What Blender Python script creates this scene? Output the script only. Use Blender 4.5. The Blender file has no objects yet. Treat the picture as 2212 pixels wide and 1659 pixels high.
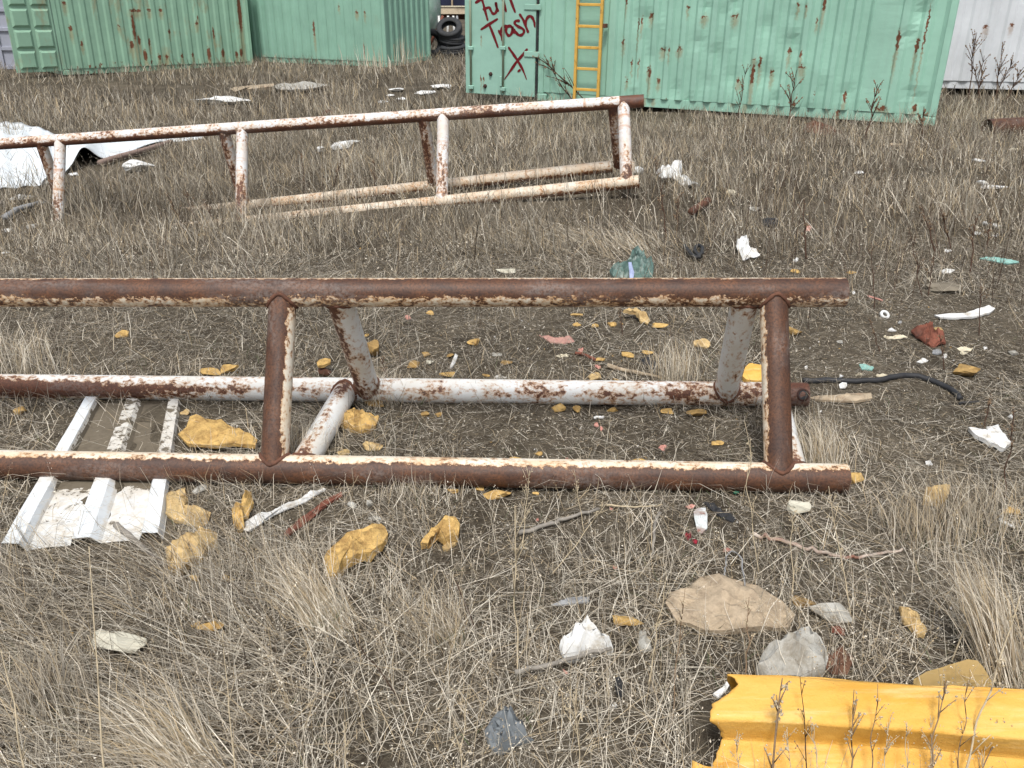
import bpy, bmesh, math, random
import numpy as np
from mathutils import Vector, Matrix, noise as mnoise

# ---------------------------------------------------------------- camera, sky, sun, exposure
W0, H0, FOC = 2212.0, 1659.0, 1900.0
CX, CY = W0/2, H0/2
CAMH = 1.6
TH = math.atan(874.0/FOC)
scene = bpy.context.scene
cam_data = bpy.data.cameras.new('camera')
cam = bpy.data.objects.new('camera', cam_data)
scene.collection.objects.link(cam)
cam.location = (0, 0, CAMH)
cam.rotation_euler = (math.pi/2 - TH, 0, 0)
cam_data.sensor_width = 36.0
cam_data.lens = 36.0*FOC/W0
cam_data.clip_start = 0.05
cam_data.clip_end = 2000
scene.camera = cam

SUN = Vector((-0.08, -0.46, 0.87)).normalized()
world = bpy.data.worlds.new('World')
scene.world = world
world.use_nodes = True
wn = world.node_tree
for n in list(wn.nodes): wn.nodes.remove(n)
w_out = wn.nodes.new('ShaderNodeOutputWorld')
w_bg = wn.nodes.new('ShaderNodeBackground')
w_sky = wn.nodes.new('ShaderNodeTexSky')
w_hsv = wn.nodes.new('ShaderNodeHueSaturation')
w_sky.sky_type = 'NISHITA'
w_sky.sun_disc = False
w_sky.sun_elevation = math.asin(SUN.z)
w_sky.sun_rotation = math.atan2(SUN.x, SUN.y)
w_sky.air_density = 1.0
w_sky.dust_density = 4.0
w_sky.ozone_density = 1.0
w_hsv.inputs['Saturation'].default_value = 0.44
w_bg.inputs['Strength'].default_value = 0.115
wn.links.new(w_sky.outputs[0], w_hsv.inputs['Color'])
wn.links.new(w_hsv.outputs[0], w_bg.inputs[0])
wn.links.new(w_bg.outputs[0], w_out.inputs[0])
sun_data = bpy.data.lights.new('sun', 'SUN')
sun_data.energy = 2.0
sun_data.angle = math.radians(10)
sun_data.color = (1.0, 0.97, 0.92)
sun = bpy.data.objects.new('sun', sun_data)
scene.collection.objects.link(sun)
sun.rotation_euler = SUN.to_track_quat('Z', 'Y').to_euler()
sun.location = (0, 0, 20)
scene.view_settings.view_transform = 'Standard'
scene.view_settings.look = 'None'
scene.view_settings.gamma = 1.0
scene.view_settings.use_curve_mapping = False
scene.view_settings.exposure = 0.45

# ---------------------------------------------------------------- helpers
rng = np.random.default_rng(7)
random.seed(7)
FW = Vector((0, math.cos(TH), -math.sin(TH)))
UP = Vector((0, math.sin(TH), math.cos(TH)))
CAM = Vector((0, 0, CAMH))

def _h(ix, iy, s):
    v = np.sin(ix*127.1 + iy*311.7 + s*74.7)*43758.5453
    return v - np.floor(v)
def vn(x, y, s=0.0):
    x = np.asarray(x, float); y = np.asarray(y, float)
    ix, iy = np.floor(x), np.floor(y)
    fx, fy = x-ix, y-iy
    fx = fx*fx*(3-2*fx); fy = fy*fy*(3-2*fy)
    a = _h(ix, iy, s); b = _h(ix+1, iy, s); c = _h(ix, iy+1, s); d = _h(ix+1, iy+1, s)
    return (a*(1-fx)+b*fx)*(1-fy) + (c*(1-fx)+d*fx)*fy
def S(t):
    t = np.clip(t, 0, 1)
    return t*t*(3-2*t)
def gz(x, y):
    """height of the ground: flat near the trusses, falling away to the back and to the left"""
    x = np.asarray(x, float); y = np.asarray(y, float)
    A = S((1.0-x)/4.5)*S((y-4.0)/4.0)
    B = S((y-8.0)/5.0)
    z = -0.38*A - 0.30*B*(1-A) - 0.15*A*S((y-9.0)/14.0)
    z = z + 0.045*(vn(x/0.9, y/0.9, 3)-0.5)*S((y-3.6)/2.0) + 0.022*(vn(x/0.35, y/0.35, 5)-0.5) + 0.010*(vn(x/0.09, y/0.09, 8)-0.5)
    return z
def ray(px, py):
    return FW + Vector((1, 0, 0))*((px-CX)/FOC) + UP*((CY-py)/FOC)
def gp(px, py, dz=0.0):
    """the place on the ground (raised by dz) that a spot of the photograph shows"""
    d = ray(px, py)
    t = CAMH/max(1e-4, -d.z)
    for _ in range(30):
        p = CAM + d*t
        t2 = (CAMH - float(gz(p.x, p.y)) - dz)/max(1e-4, -d.z)
        t = 0.5*t + 0.5*t2
    return CAM + d*t
def depth(p): return (Vector(p)-CAM).dot(FW)
def at_depth(px, py, d): return CAM + ray(px, py)*d
def on_plane(px, py, q, n):
    d = ray(px, py)
    return CAM + d*((q-CAM).dot(n)/d.dot(n))
def project(x, y, z):
    vy, vz = y, z-CAMH
    dep = vy*FW.y + vz*FW.z
    u = vy*UP.y + vz*UP.z
    return CX + FOC*x/dep, CY - FOC*u/dep

COL = scene.collection
def tag(o, label=None, cat=None, group=None, kind=None):
    if label: o['label'] = label
    if cat: o['category'] = cat
    if group: o['group'] = group
    if kind: o['kind'] = kind
    elif cat: o['kind'] = 'thing'
    return o
def empty(name, loc=(0, 0, 0), mat=None):
    o = bpy.data.objects.new(name, None)
    COL.objects.link(o)
    o.empty_display_size = 0.1
    if mat is not None: o.matrix_world = mat
    else: o.location = loc
    return o
def mk(name, verts, faces, mat, parent=None, smooth=False):
    me = bpy.data.meshes.new(name)
    me.from_pydata([tuple(v) for v in verts], [], faces)
    me.materials.append(mat)
    if smooth: me.polygons.foreach_set('use_smooth', [True]*len(me.polygons))
    me.update()
    o = bpy.data.objects.new(name, me)
    COL.objects.link(o)
    if parent is not None: o.parent = parent
    return o
def bm_obj(name, bm, mat, parent=None, smooth=False):
    me = bpy.data.meshes.new(name)
    bm.to_mesh(me); bm.free()
    me.materials.append(mat)
    if smooth: me.polygons.foreach_set('use_smooth', [True]*len(me.polygons))
    o = bpy.data.objects.new(name, me)
    COL.objects.link(o)
    if parent is not None: o.parent = parent
    return o
def box(name, x0, x1, y0, y1, z0, z1, mat, parent=None, bev=0.004):
    bm = bmesh.new()
    bmesh.ops.create_cube(bm, size=1)
    for v in bm.verts:
        v.co = Vector(((x0+x1)/2 + v.co.x*(x1-x0), (y0+y1)/2 + v.co.y*(y1-y0), (z0+z1)/2 + v.co.z*(z1-z0)))
    if bev: bmesh.ops.bevel(bm, geom=bm.edges[:], offset=bev, segments=1, affect='EDGES')
    return bm_obj(name, bm, mat, parent)
def tube_geo(path, r, n=8, cap=True):
    """vertices and faces of a round rod that follows a path; r is a number or one per point"""
    P = [Vector(p) for p in path]
    vs, fs = [], []
    prev = None
    for i, p in enumerate(P):
        a = (P[min(i+1, len(P)-1)] - P[max(i-1, 0)])
        a = a.normalized() if a.length > 1e-9 else Vector((0, 0, 1))
        ref = prev if prev is not None else (Vector((0, 0, 1)) if abs(a.z) < 0.9 else Vector((1, 0, 0)))
        e1 = (ref - a*ref.dot(a)).normalized(); e2 = a.cross(e1); prev = e1
        rr = r[i] if hasattr(r, '__len__') else r
        for k in range(n):
            t = 2*math.pi*k/n
            vs.append(p + (e1*math.cos(t) + e2*math.sin(t))*rr)
    for i in range(len(P)-1):
        for k in range(n):
            fs.append((i*n+k, i*n+(k+1) % n, (i+1)*n+(k+1) % n, (i+1)*n+k))
    if cap:
        fs.append(tuple(range(n))[::-1]); fs.append(tuple((len(P)-1)*n+k for k in range(n)))
    return vs, fs
def tube(name, path, r, mat, parent=None, n=8):
    v, f = tube_geo(path, r, n)
    return mk(name, v, f, mat, parent, smooth=True)

# ---------------------------------------------------------------- materials
class NT:
    def __init__(self, name):
        self.m = bpy.data.materials.new(name); self.m.use_nodes = True
        self.t = self.m.node_tree
        self.b = self.t.nodes['Principled BSDF']
    def n(self, ty, **kw):
        x = self.t.nodes.new(ty)
        for k, v in kw.items(): setattr(x, k, v)
        return x
    def put(self, sock, v):
        if v is None: return
        if isinstance(v, bpy.types.NodeSocket): self.t.links.new(v, sock)
        else:
            if isinstance(v, (tuple, list)) and len(v) == 3 and sock.type == 'RGBA': v = (*v, 1)
            sock.default_value = v
    def math(self, op, a, b=None, c=None, clamp=False):
        x = self.n('ShaderNodeMath', operation=op, use_clamp=clamp)
        self.put(x.inputs[0], a); self.put(x.inputs[1], b); self.put(x.inputs[2], c)
        return x.outputs[0]
    def vmath(self, op, a, b=None):
        x = self.n('ShaderNodeVectorMath', operation=op)
        self.put(x.inputs[0], a); self.put(x.inputs[1], b)
        return x.outputs['Value'] if op in ('LENGTH', 'DOT_PRODUCT') else x.outputs[0]
    def mix(self, f, a, b, mode='MIX'):
        x = self.n('ShaderNodeMix', data_type='RGBA', blend_type=mode)
        self.put(x.inputs[0], f); self.put(x.inputs[6], a); self.put(x.inputs[7], b)
        return x.outputs[2]
    def noise(self, scale, detail=4, rough=0.6, vec=None, dist=0.0):
        x = self.n('ShaderNodeTexNoise')
        x.inputs['Scale'].default_value = scale; x.inputs['Detail'].default_value = detail
        x.inputs['Roughness'].default_value = rough; x.inputs['Distortion'].default_value = dist
        if vec is not None: self.t.links.new(vec, x.inputs['Vector'])
        return x.outputs[0]
    def ramp(self, f, stops, interp='LINEAR'):
        x = self.n('ShaderNodeValToRGB')
        e = x.color_ramp.elements
        x.color_ramp.interpolation = interp
        while len(e) < len(stops): e.new(0.5)
        for k, (p, c) in enumerate(stops):
            e[k].position = p
            e[k].color = (c, c, c, 1) if not isinstance(c, (tuple, list)) else (*c, 1)
        self.t.links.new(f, x.inputs[0])
        return x.outputs[0]
    def obj(self): return self.n('ShaderNodeTexCoord').outputs['Object']
    def uv(self): return self.n('ShaderNodeTexCoord').outputs['UV']
    def geo(self): return self.n('ShaderNodeNewGeometry').outputs['Position']
    def attr(self, name, out='Fac'): return self.n('ShaderNodeAttribute', attribute_name=name).outputs[out]
    def scale(self, vec, s): return self.vmath('MULTIPLY', vec, s)
    def bump(self, h, strength=0.3, dist=0.01):
        x = self.n('ShaderNodeBump'); x.inputs['Strength'].default_value = strength; x.inputs['Distance'].default_value = dist
        self.t.links.new(h, x.inputs['Height']); self.t.links.new(x.outputs[0], self.b.inputs['Normal'])
    def done(self, col, rough=0.8, spec=0.3, metal=0.0):
        self.put(self.b.inputs['Base Color'], col); self.put(self.b.inputs['Roughness'], rough)
        self.b.inputs['Specular IOR Level'].default_value = spec; self.put(self.b.inputs['Metallic'], metal)
        return self.m

def mottled(name, c, var=0.25, scale=30, rough=0.85, spec=0.25, bump=0.3, dirt=None, dirt_amt=0.5, bd=0.004):
    t = NT(name); p = t.geo()
    n1 = t.noise(scale, 5, 0.65, p); n2 = t.noise(scale*4.3, 3, 0.6, p)
    lo = tuple(x*(1-var) for x in c); hi = tuple(min(0.92, x*(1+var*0.8)) for x in c)
    col = t.ramp(n1, [(0.3, lo), (0.7, hi)])
    if dirt:
        d = t.ramp(t.noise(scale*0.6, 6, 0.7, p, 0.3), [(0.62-0.28*dirt_amt, 0.0), (0.78-0.2*dirt_amt, 1.0)])
        col = t.mix(d, col, dirt)
    h = t.math('ADD', n1, t.math('MULTIPLY', n2, 0.5))
    if bump: t.bump(h, bump, bd)
    return t.done(col, rough, spec)

DIRT = (0.13, 0.105, 0.075)
M = {}
M['foam'] = mottled('yellow_foam', (0.60, 0.40, 0.150), 0.28, 34, 0.95, 0.12, 0.9, (0.30, 0.185, 0.07), 0.62, 0.008)
M['foam_pale'] = mottled('pale_yellow_foam', (0.58, 0.425, 0.21), 0.26, 34, 0.95, 0.12, 0.9, (0.33, 0.22, 0.10), 0.6, 0.008)
M['foam_brown'] = mottled('weathered_foam', (0.36, 0.235, 0.09), 0.3, 30, 0.9, 0.2, 0.6, (0.19, 0.125, 0.06), 0.5, 0.006)
M['white'] = mottled('white_scrap', (0.72, 0.73, 0.72), 0.12, 26, 0.75, 0.3, 0.4, (0.40, 0.35, 0.27), 0.42)
M['cream'] = mottled('cream_scrap', (0.68, 0.62, 0.47), 0.12, 24, 0.8, 0.25, 0.35, (0.34, 0.28, 0.2), 0.35)
M['grey'] = mottled('grey_scrap', (0.30, 0.31, 0.32), 0.2, 24, 0.7, 0.3, 0.3, DIRT, 0.3)
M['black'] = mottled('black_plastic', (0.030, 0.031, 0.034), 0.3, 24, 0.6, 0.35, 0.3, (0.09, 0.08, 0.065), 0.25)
M['rubber'] = mottled('tyre_rubber', (0.040, 0.042, 0.045), 0.3, 12, 0.75, 0.3, 0.3, (0.08, 0.075, 0.065), 0.2)
M['pink'] = mottled('pink_plastic', (0.58, 0.29, 0.24), 0.15, 24, 0.7, 0.3, 0.3, (0.45, 0.3, 0.24), 0.2)
M['crimson'] = mottled('crimson_plastic', (0.30, 0.02, 0.04), 0.3, 24, 0.6, 0.3, 0.3)
M['brick'] = mottled('red_brown_scrap', (0.20, 0.075, 0.05), 0.35, 24, 0.85, 0.2, 0.5, (0.09, 0.05, 0.04), 0.4)
M['rusty'] = mottled('rusted_steel', (0.13, 0.06, 0.038), 0.35, 18, 0.85, 0.3, 0.5, (0.06, 0.035, 0.028), 0.4)
M['wood'] = mottled('weathered_wood', (0.42, 0.34, 0.24), 0.3, 16, 0.85, 0.2, 0.5, (0.2, 0.13, 0.08), 0.3)
M['wood_grey'] = mottled('grey_wood', (0.26, 0.24, 0.21), 0.3, 16, 0.85, 0.2, 0.5)
M['turq'] = mottled('turquoise_plastic', (0.24, 0.45, 0.40), 0.2, 24, 0.6, 0.3, 0.3, (0.4, 0.45, 0.4), 0.3)
M['green'] = mottled('green_plastic', (0.03, 0.16, 0.10), 0.2, 24, 0.6, 0.3, 0.3)
M['bag'] = mottled('dark_green_bag', (0.10, 0.17, 0.15), 0.6, 20, 0.5, 0.4, 0.6, (0.36, 0.42, 0.38), 0.45)
M['rock_beige'] = mottled('beige_rock', (0.43, 0.345, 0.245), 0.2, 40, 0.95, 0.15, 0.8, (0.28, 0.22, 0.155), 0.5)
M['rock_grey'] = mottled('grey_rock', (0.43, 0.425, 0.39), 0.24, 30, 0.95, 0.15, 0.8, (0.27, 0.245, 0.20), 0.6)
M['rock_pale'] = mottled('pale_rock', (0.58, 0.56, 0.46), 0.16, 18, 0.9, 0.2, 0.6, (0.36, 0.32, 0.24), 0.35)
M['dirt_clod'] = mottled('dirt_clod', (0.20, 0.175, 0.135), 0.25, 16, 0.95, 0.1, 0.6)
M['blue'] = mottled('pale_blue_plastic', (0.36, 0.42, 0.62), 0.2, 24, 0.6, 0.3, 0.3)
M['steel'] = mottled('cut_steel', (0.06, 0.03, 0.024), 0.35, 30, 0.8, 0.3, 0.4)
M['bark'] = mottled('dark_weed_stem', (0.075, 0.045, 0.032), 0.3, 40, 0.9, 0.1, 0.2)
M['straw_stem'] = mottled('straw_stem', (0.50, 0.42, 0.29), 0.2, 40, 0.9, 0.1, 0.2)
M['brown_stem'] = mottled('brown_stem', (0.24, 0.17, 0.11), 0.3, 40, 0.9, 0.1, 0.2)
M['graffiti'] = mottled('dark_red_spray_paint', (0.14, 0.006, 0.010), 0.15, 30, 0.6, 0.3, 0)

def soil_mat():
    t = NT('soil'); p = t.geo()
    a = t.noise(1.1, 5, 0.6, p); b = t.noise(14, 6, 0.7, p); c = t.noise(90, 4, 0.7, p)
    base = t.ramp(b, [(0.3, (0.036, 0.029, 0.021)), (0.55, (0.092, 0.077, 0.056)), (0.75, (0.17, 0.146, 0.110))])
    base = t.mix(t.ramp(a, [(0.45, 0.0), (0.68, 0.55)]), base, (0.20, 0.170, 0.125))
    fleck = t.ramp(c, [(0.60, 0.0), (0.70, 1.0)])
    base = t.mix(t.math('MULTIPLY', fleck, 0.6), base, (0.38, 0.325, 0.235))
    dark = t.ramp(t.noise(45, 3, 0.6, p), [(0.30, 0.65), (0.45, 0.0)])
    base = t.mix(dark, base, (0.04, 0.03, 0.022))
    t.bump(t.math('ADD', t.math('MULTIPLY', b, 1.0), t.math('MULTIPLY', c, 0.6)), 0.9, 0.02)
    return t.done(base, 0.95, 0.1)
M['soil'] = soil_mat()

def grass_mat(name, trans=0.25):
    t = NT(name)
    col = t.attr('Col', 'Color')
    t.done(col, 0.75, 0.2)
    tr = t.n('ShaderNodeBsdfTranslucent'); t.t.links.new(col, tr.inputs[0])
    mx = t.n('ShaderNodeMixShader'); mx.inputs[0].default_value = trans
    t.t.links.new(t.b.outputs[0], mx.inputs[1]); t.t.links.new(tr.outputs[0], mx.inputs[2])
    out = t.t.nodes['Material Output']
    t.t.links.new(mx.outputs[0], out.inputs[0])
    return t.m
M['grass'] = grass_mat('dry_grass_blades')

def chips_mat():
    t = NT('litter_chips')
    return t.done(t.attr('Col', 'Color'), 0.8, 0.25)
M['chips'] = chips_mat()

def pipe_mat(name, paint, stain, rust, rust2, fine=1.0, drips=0.0):
    t = NT(name)
    uv = t.uv()
    r = t.attr('rust')
    n1 = t.noise(14*fine, 6, 0.72, t.scale(uv, (0.6, 1.0, 1.0)))
    n2 = t.noise(60*fine, 4, 0.7, t.scale(uv, (0.8, 1.0, 1.0)))
    v = t.math('ADD', r, t.math('ADD', t.math('MULTIPLY', t.math('SUBTRACT', n1, 0.5), 1.15), t.math('MULTIPLY', t.math('SUBTRACT', n2, 0.5), 1.25)))
    pn = t.noise(5, 4, 0.6, uv)
    pcol = t.mix(t.ramp(pn, [(0.4, 0.0), (0.62, 0.55)]), paint, stain)
    if drips:
        dn = t.noise(1.0, 3, 0.6, t.scale(uv, (22, 2.0, 1)))
        pcol = t.mix(t.ramp(dn, [(0.56, 0.0), (0.68, drips)]), pcol, (0.48, 0.20, 0.06))
    rcol = t.mix(t.ramp(t.noise(16, 6, 0.72, t.scale(uv, (0.7, 1, 1))), [(0.36, 0.0), (0.66, 1.0)]), rust, rust2)
    rcol = t.mix(t.ramp(t.noise(120, 4, 0.75, uv), [(0.38, 0.75), (0.55, 0.0)]), rcol, tuple(x*0.45 for x in rust))
    dust = t.math('MULTIPLY', t.ramp(t.noise(4.0, 4, 0.6, t.scale(uv, (0.5, 1.6, 1))), [(0.50, 0.0), (0.62, 1.0)]), t.ramp(t.noise(70, 4, 0.75, uv), [(0.40, 0.0), (0.58, 1.0)]))
    rcol = t.mix(t.math('MULTIPLY', dust, 0.38), rcol, (0.30, 0.27, 0.25))
    c1 = t.mix(t.ramp(v, [(0.33, 0.0), (0.53, 0.85)]), pcol, (0.42, 0.20, 0.06))
    c = t.mix(t.ramp(v, [(0.50, 0.0), (0.58, 1.0)]), c1, rcol)
    t.bump(t.math('ADD', t.math('MULTIPLY', t.ramp(v, [(0.47, 1.0), (0.56, 0.0)]), 0.7), t.math('MULTIPLY', n2, 0.5)), 0.5, 0.002)
    return t.done(c, t.ramp(v, [(0.45, 0.55), (0.58, 0.58)]), 0.45)
M['pipe'] = pipe_mat('rusty_cream_pipe', (0.72, 0.68, 0.58), (0.62, 0.44, 0.24), (0.062, 0.032, 0.023), (0.150, 0.062, 0.027))
M['pipe_white'] = pipe_mat('rusty_white_pipe', (0.76, 0.77, 0.76), (0.60, 0.54, 0.44), (0.085, 0.034, 0.022), (0.17, 0.062, 0.028), 0.8)
M['pipe_far'] = pipe_mat('peeling_white_pipe', (0.72, 0.73, 0.74), (0.60, 0.47, 0.33), (0.085, 0.04, 0.03), (0.20, 0.075, 0.035), 0.75, 0.7)
M['pipe_orange'] = pipe_mat('orange_stained_pipe', (0.66, 0.60, 0.50), (0.56, 0.36, 0.19), (0.17, 0.07, 0.035), (0.30, 0.12, 0.05), 0.8, 0.5)

def steel_wall_mat(name, c, marks=(), rustc=(0.10, 0.040, 0.020), ochre=(0.30, 0.155, 0.05), amt=0.5, ochre_amt=0.0, seed=0.0, low=0.0):
    """painted corrugated steel with rust where the paint is broken; marks are (u, v, half width, half height) in metres"""
    t = NT(name)
    uv = t.uv()
    wob = t.n('ShaderNodeTexNoise'); wob.inputs['Scale'].default_value = 20; wob.inputs['Detail'].default_value = 5
    uo = t.vmath('ADD', uv, (seed, seed*0.7, 0))
    t.t.links.new(uo, wob.inputs['Vector'])
    off = t.vmath('MULTIPLY', t.vmath('SUBTRACT', wob.outputs['Color'], (0.5, 0.5, 0.5)), (0.09, 0.20, 0))
    q = t.vmath('ADD', uv, off)
    big = t.noise(1.3, 4, 0.6, uo)
    col = t.mix(t.ramp(big, [(0.35, 0.0), (0.68, 1.0)]), tuple(x*0.90 for x in c), tuple(x*1.08 for x in c))
    streak = t.noise(1.0, 4, 0.65, t.scale(uo, (9, 0.8, 1)))
    col = t.mix(t.ramp(streak, [(0.52, 0.0), (0.72, 0.35)]), col, tuple(x*0.72+0.05 for x in c))
    chips = t.noise(1.0, 5, 0.7, t.scale(uo, (7.0, 3.2, 1)))
    if ochre_amt:
        oc = t.noise(1.0, 5, 0.7, t.scale(uo, (2.2, 0.8, 1)))
        col = t.mix(t.ramp(oc, [(0.60-0.05*ochre_amt, 0.0), (0.70, 0.75*ochre_amt)]), col, ochre)
    val = t.ramp(chips, [(0.735-0.05*amt, 0.0), (0.765-0.05*amt, 1.0)])
    if low:
        sep = t.n('ShaderNodeSeparateXYZ'); t.t.links.new(uv, sep.inputs[0])
        lowf = t.math('SUBTRACT', 1.0, t.math('MULTIPLY', sep.outputs[1], 2.2), clamp=True)
        lv = t.math('ADD', t.math('MULTIPLY', lowf, 0.16*low), t.noise(1.0, 5, 0.7, t.scale(uo, (8, 4, 1))))
        val = t.math('MAXIMUM', val, t.ramp(lv, [(0.72, 0.0), (0.75, 1.0)]))
    halo = 0.0
    for (u, v, a, b) in marks:
        d = t.vmath('LENGTH', t.vmath('MULTIPLY', t.vmath('SUBTRACT', q, (u, v, 0)), (1/a, 1/b, 0)))
        val = t.math('MAXIMUM', val, t.math('SUBTRACT', 1.0, t.math('MULTIPLY', t.math('SUBTRACT', d, 0.75), 4.0), clamp=True))
        d2 = t.vmath('LENGTH', t.vmath('MULTIPLY', t.vmath('SUBTRACT', q, (u, v-1.1*b-0.04, 0)), (0.75/a, 1/(2.0*b+0.08), 0)))
        halo = t.math('MAXIMUM', halo, t.math('SUBTRACT', 1.0, t.math('MULTIPLY', t.math('SUBTRACT', d2, 0.35), 1.3), clamp=True))
    if marks: col = t.mix(t.math('MULTIPLY', halo, 0.45), col, ochre)
    rc = t.mix(t.ramp(t.noise(20, 4, 0.7, uo), [(0.35, 0.0), (0.65, 1.0)]), rustc, tuple(x*2.0 for x in rustc))
    col = t.mix(val, col, rc)
    t.bump(t.noise(3.5, 4, 0.6, uo), 0.25, 0.03)
    return t.done(col, 0.5, 0.35)
# ---------------------------------------------------------------- ground
def build_ground():
    ys = np.concatenate([np.linspace(-30, 0.8, 24), np.linspace(0.9, 6.0, 300), np.linspace(6.06, 14, 150), np.geomspace(14.2, 900, 60)])
    xs1 = np.concatenate([np.linspace(0, 3.6, 170), np.linspace(3.65, 9, 70), np.geomspace(9.3, 700, 40)])
    xs = np.concatenate([-xs1[::-1], xs1[1:]])
    X, Y = np.meshgrid(xs, ys)
    Z = gz(X, Y)
    nx, ny = len(xs), len(ys)
    V = np.stack([X.ravel(), Y.ravel(), Z.ravel()], 1)
    i = np.arange(nx*ny).reshape(ny, nx)
    F = np.stack([i[:-1, :-1].ravel(), i[:-1, 1:].ravel(), i[1:, 1:].ravel(), i[1:, :-1].ravel()], 1)
    me = bpy.data.meshes.new('ground')
    me.vertices.add(len(V)); me.vertices.foreach_set('co', V.ravel())
    me.loops.add(F.size); me.loops.foreach_set('vertex_index', F.ravel())
    me.polygons.add(len(F)); me.polygons.foreach_set('loop_start', np.arange(0, F.size, 4))
    me.polygons.foreach_set('use_smooth', np.ones(len(F), bool))
    me.update(); me.validate()
    me.materials.append(M['soil'])
    o = bpy.data.objects.new('ground', me); COL.objects.link(o)
    tag(o, kind='structure')
build_ground()

# ---------------------------------------------------------------- shipping containers
def corr_profile(u0, u1, pitch, dep):
    """corners (u, depth) of a trapezoidal corrugation from u0 to u1"""
    n = max(1, round((u1-u0)/pitch)); p = (u1-u0)/n
    out = []
    for k in range(n):
        b = u0 + k*p
        out += [(b, 0), (b+0.30*p, 0), (b+0.46*p, dep), (b+0.84*p, dep)]
    out.append((u1, 0))
    return out
def wall(name, prof, z0, z1, mat, parent, frame, rows=26, dents=(), rnd=0.0):
    """corrugated sheet: frame maps (u, depth, z) to the thing's own space"""
    us = [p for k, p in enumerate(prof) if k == 0 or p[0] > prof[k-1][0] + 1e-6]
    zs = np.linspace(z0, z1, rows)
    vs, fs, uvs = [], [], []
    for z in zs:
        for (u, d) in us:
            dd = d
            for (du, dz, ra, am) in dents:
                dd += am*math.exp(-((u-du)/ra)**2 - ((z-dz)/(ra*1.3))**2)
            if rnd: dd += rnd*(mnoise.noise((u*2.1, z*1.7, 4.2)))
            vs.append(frame(u, dd, z)); uvs.append((u, z-z0))
    n = len(us)
    for r in range(rows-1):
        for k in range(n-1):
            fs.append((r*n+k, r*n+k+1, (r+1)*n+k+1, (r+1)*n+k))
    o = mk(name, vs, fs, mat, parent)
    ul = o.data.uv_layers.new(name='UVMap')
    li = np.zeros(len(o.data.loops), int); o.data.loops.foreach_get('vertex_index', li)
    ul.data.foreach_set('uv', np.array(uvs)[li].ravel())
    return o
def boxuv(o):
    """metre UVs for a box-like part"""
    me = o.data
    ul = me.uv_layers.new(name='UVMap')
    for p in me.polygons:
        n = p.normal
        for li in p.loop_indices:
            c = me.vertices[me.loops[li].vertex_index].co
            ul.data[li].uv = (c.x+c.y, c.z) if abs(n.z) < 0.7 else (c.x, c.y)
    return o
def container(name, A, B, H, Wd, side, mat, label, prof_front=None, end_pitch=0.2, ends=(True, True), rear=True, dents=(), lift=0.0, group=None, post=0.10):
    """A and B: world points at the foot of the visible long side, left to right. Local x along it, y away from the viewer."""
    A = Vector(A); B = Vector(B)
    ex = (B-A); L = ex.length; ex.normalize()
    ey = Vector((0, 0, 1)).cross(ex).normalized(); ez = ex.cross(ey).normalized()
    mw = Matrix(((ex.x, ey.x, ez.x, A.x), (ex.y, ey.y, ez.y, A.y), (ex.z, ey.z, ez.z, A.z), (0, 0, 0, 1)))
    root = empty(name, mat=mw)
    tag(root, label, 'shipping container', group)
    z0 = lift
    prof = prof_front or corr_profile(post, L-post, 0.278, 0.024)
    wall('side_wall', prof, z0+0.14, H-0.10, mat, root, lambda u, d, z: (u, 0.02+d, z), 30, dents, 0.006)
    wall('end_wall', corr_profile(post, Wd-post, end_pitch, 0.045), z0+0.14, H-0.10, mat, root, lambda u, d, z: (L-0.02-d, u, z), 10, (), 0.004)
    if ends[0]: wall('end_wall', corr_profile(post, Wd-post, end_pitch, 0.045), z0+0.14, H-0.10, mat, root, lambda u, d, z: (0.02+d, Wd-u, z), 6)
    wall('side_wall', corr_profile(post, L-post, 0.278, 0.036), z0+0.14, H-0.10, mat, root, lambda u, d, z: (L-u, Wd-0.02-d, z), 4)
    for (x0, x1, y0, y1) in ((0, post, 0, post), (L-post, L, 0, post), (0, post, Wd-post, Wd), (L-post, L, Wd-post, Wd)):
        boxuv(box('corner_post', x0, x1, y0, y1, z0+0.118, H-0.118, mat, root, 0.012))
        for zz in (z0, H-0.118):
            boxuv(box('corner_casting', x0-0.006 if x0 == 0 else x0-0.06, x1+0.06 if x0 == 0 else x1+0.006,
                y0-0.006 if y0 == 0 else y0-0.06, y1+0.06 if y0 == 0 else y1+0.006, zz, zz+0.118, mat, root, 0.012))
    for y in (0.004, Wd-0.084):
        boxuv(box('bottom_rail', post+0.06, L-post-0.06, y+0.055 if y < 1 else y-0.055, y+0.10 if y < 1 else y-0.01, z0+0.005, z0+0.138, mat, root))
        boxuv(box('top_rail', post+0.06, L-post-0.06, y, y+0.08, H-0.10, H-0.005, mat, root))
    for x in (0.004, L-0.084):
        boxuv(box('end_rail', x, x+0.08, post+0.06, Wd-post-0.06, z0+0.005, z0+0.14, mat, root))
        boxuv(box('end_rail', x, x+0.08, post+0.06, Wd-post-0.06, H-0.10, H-0.005, mat, root))
    boxuv(box('roof', 0.05, L-0.05, 0.05, Wd-0.05, H-0.05, H-0.012, mat, root))
    boxuv(box('floor_panel', 0.09, L-0.09, 0.09, Wd-0.09, z0+0.08, z0+0.13, M['wood_grey'], root))
    return root, mw, L

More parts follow.
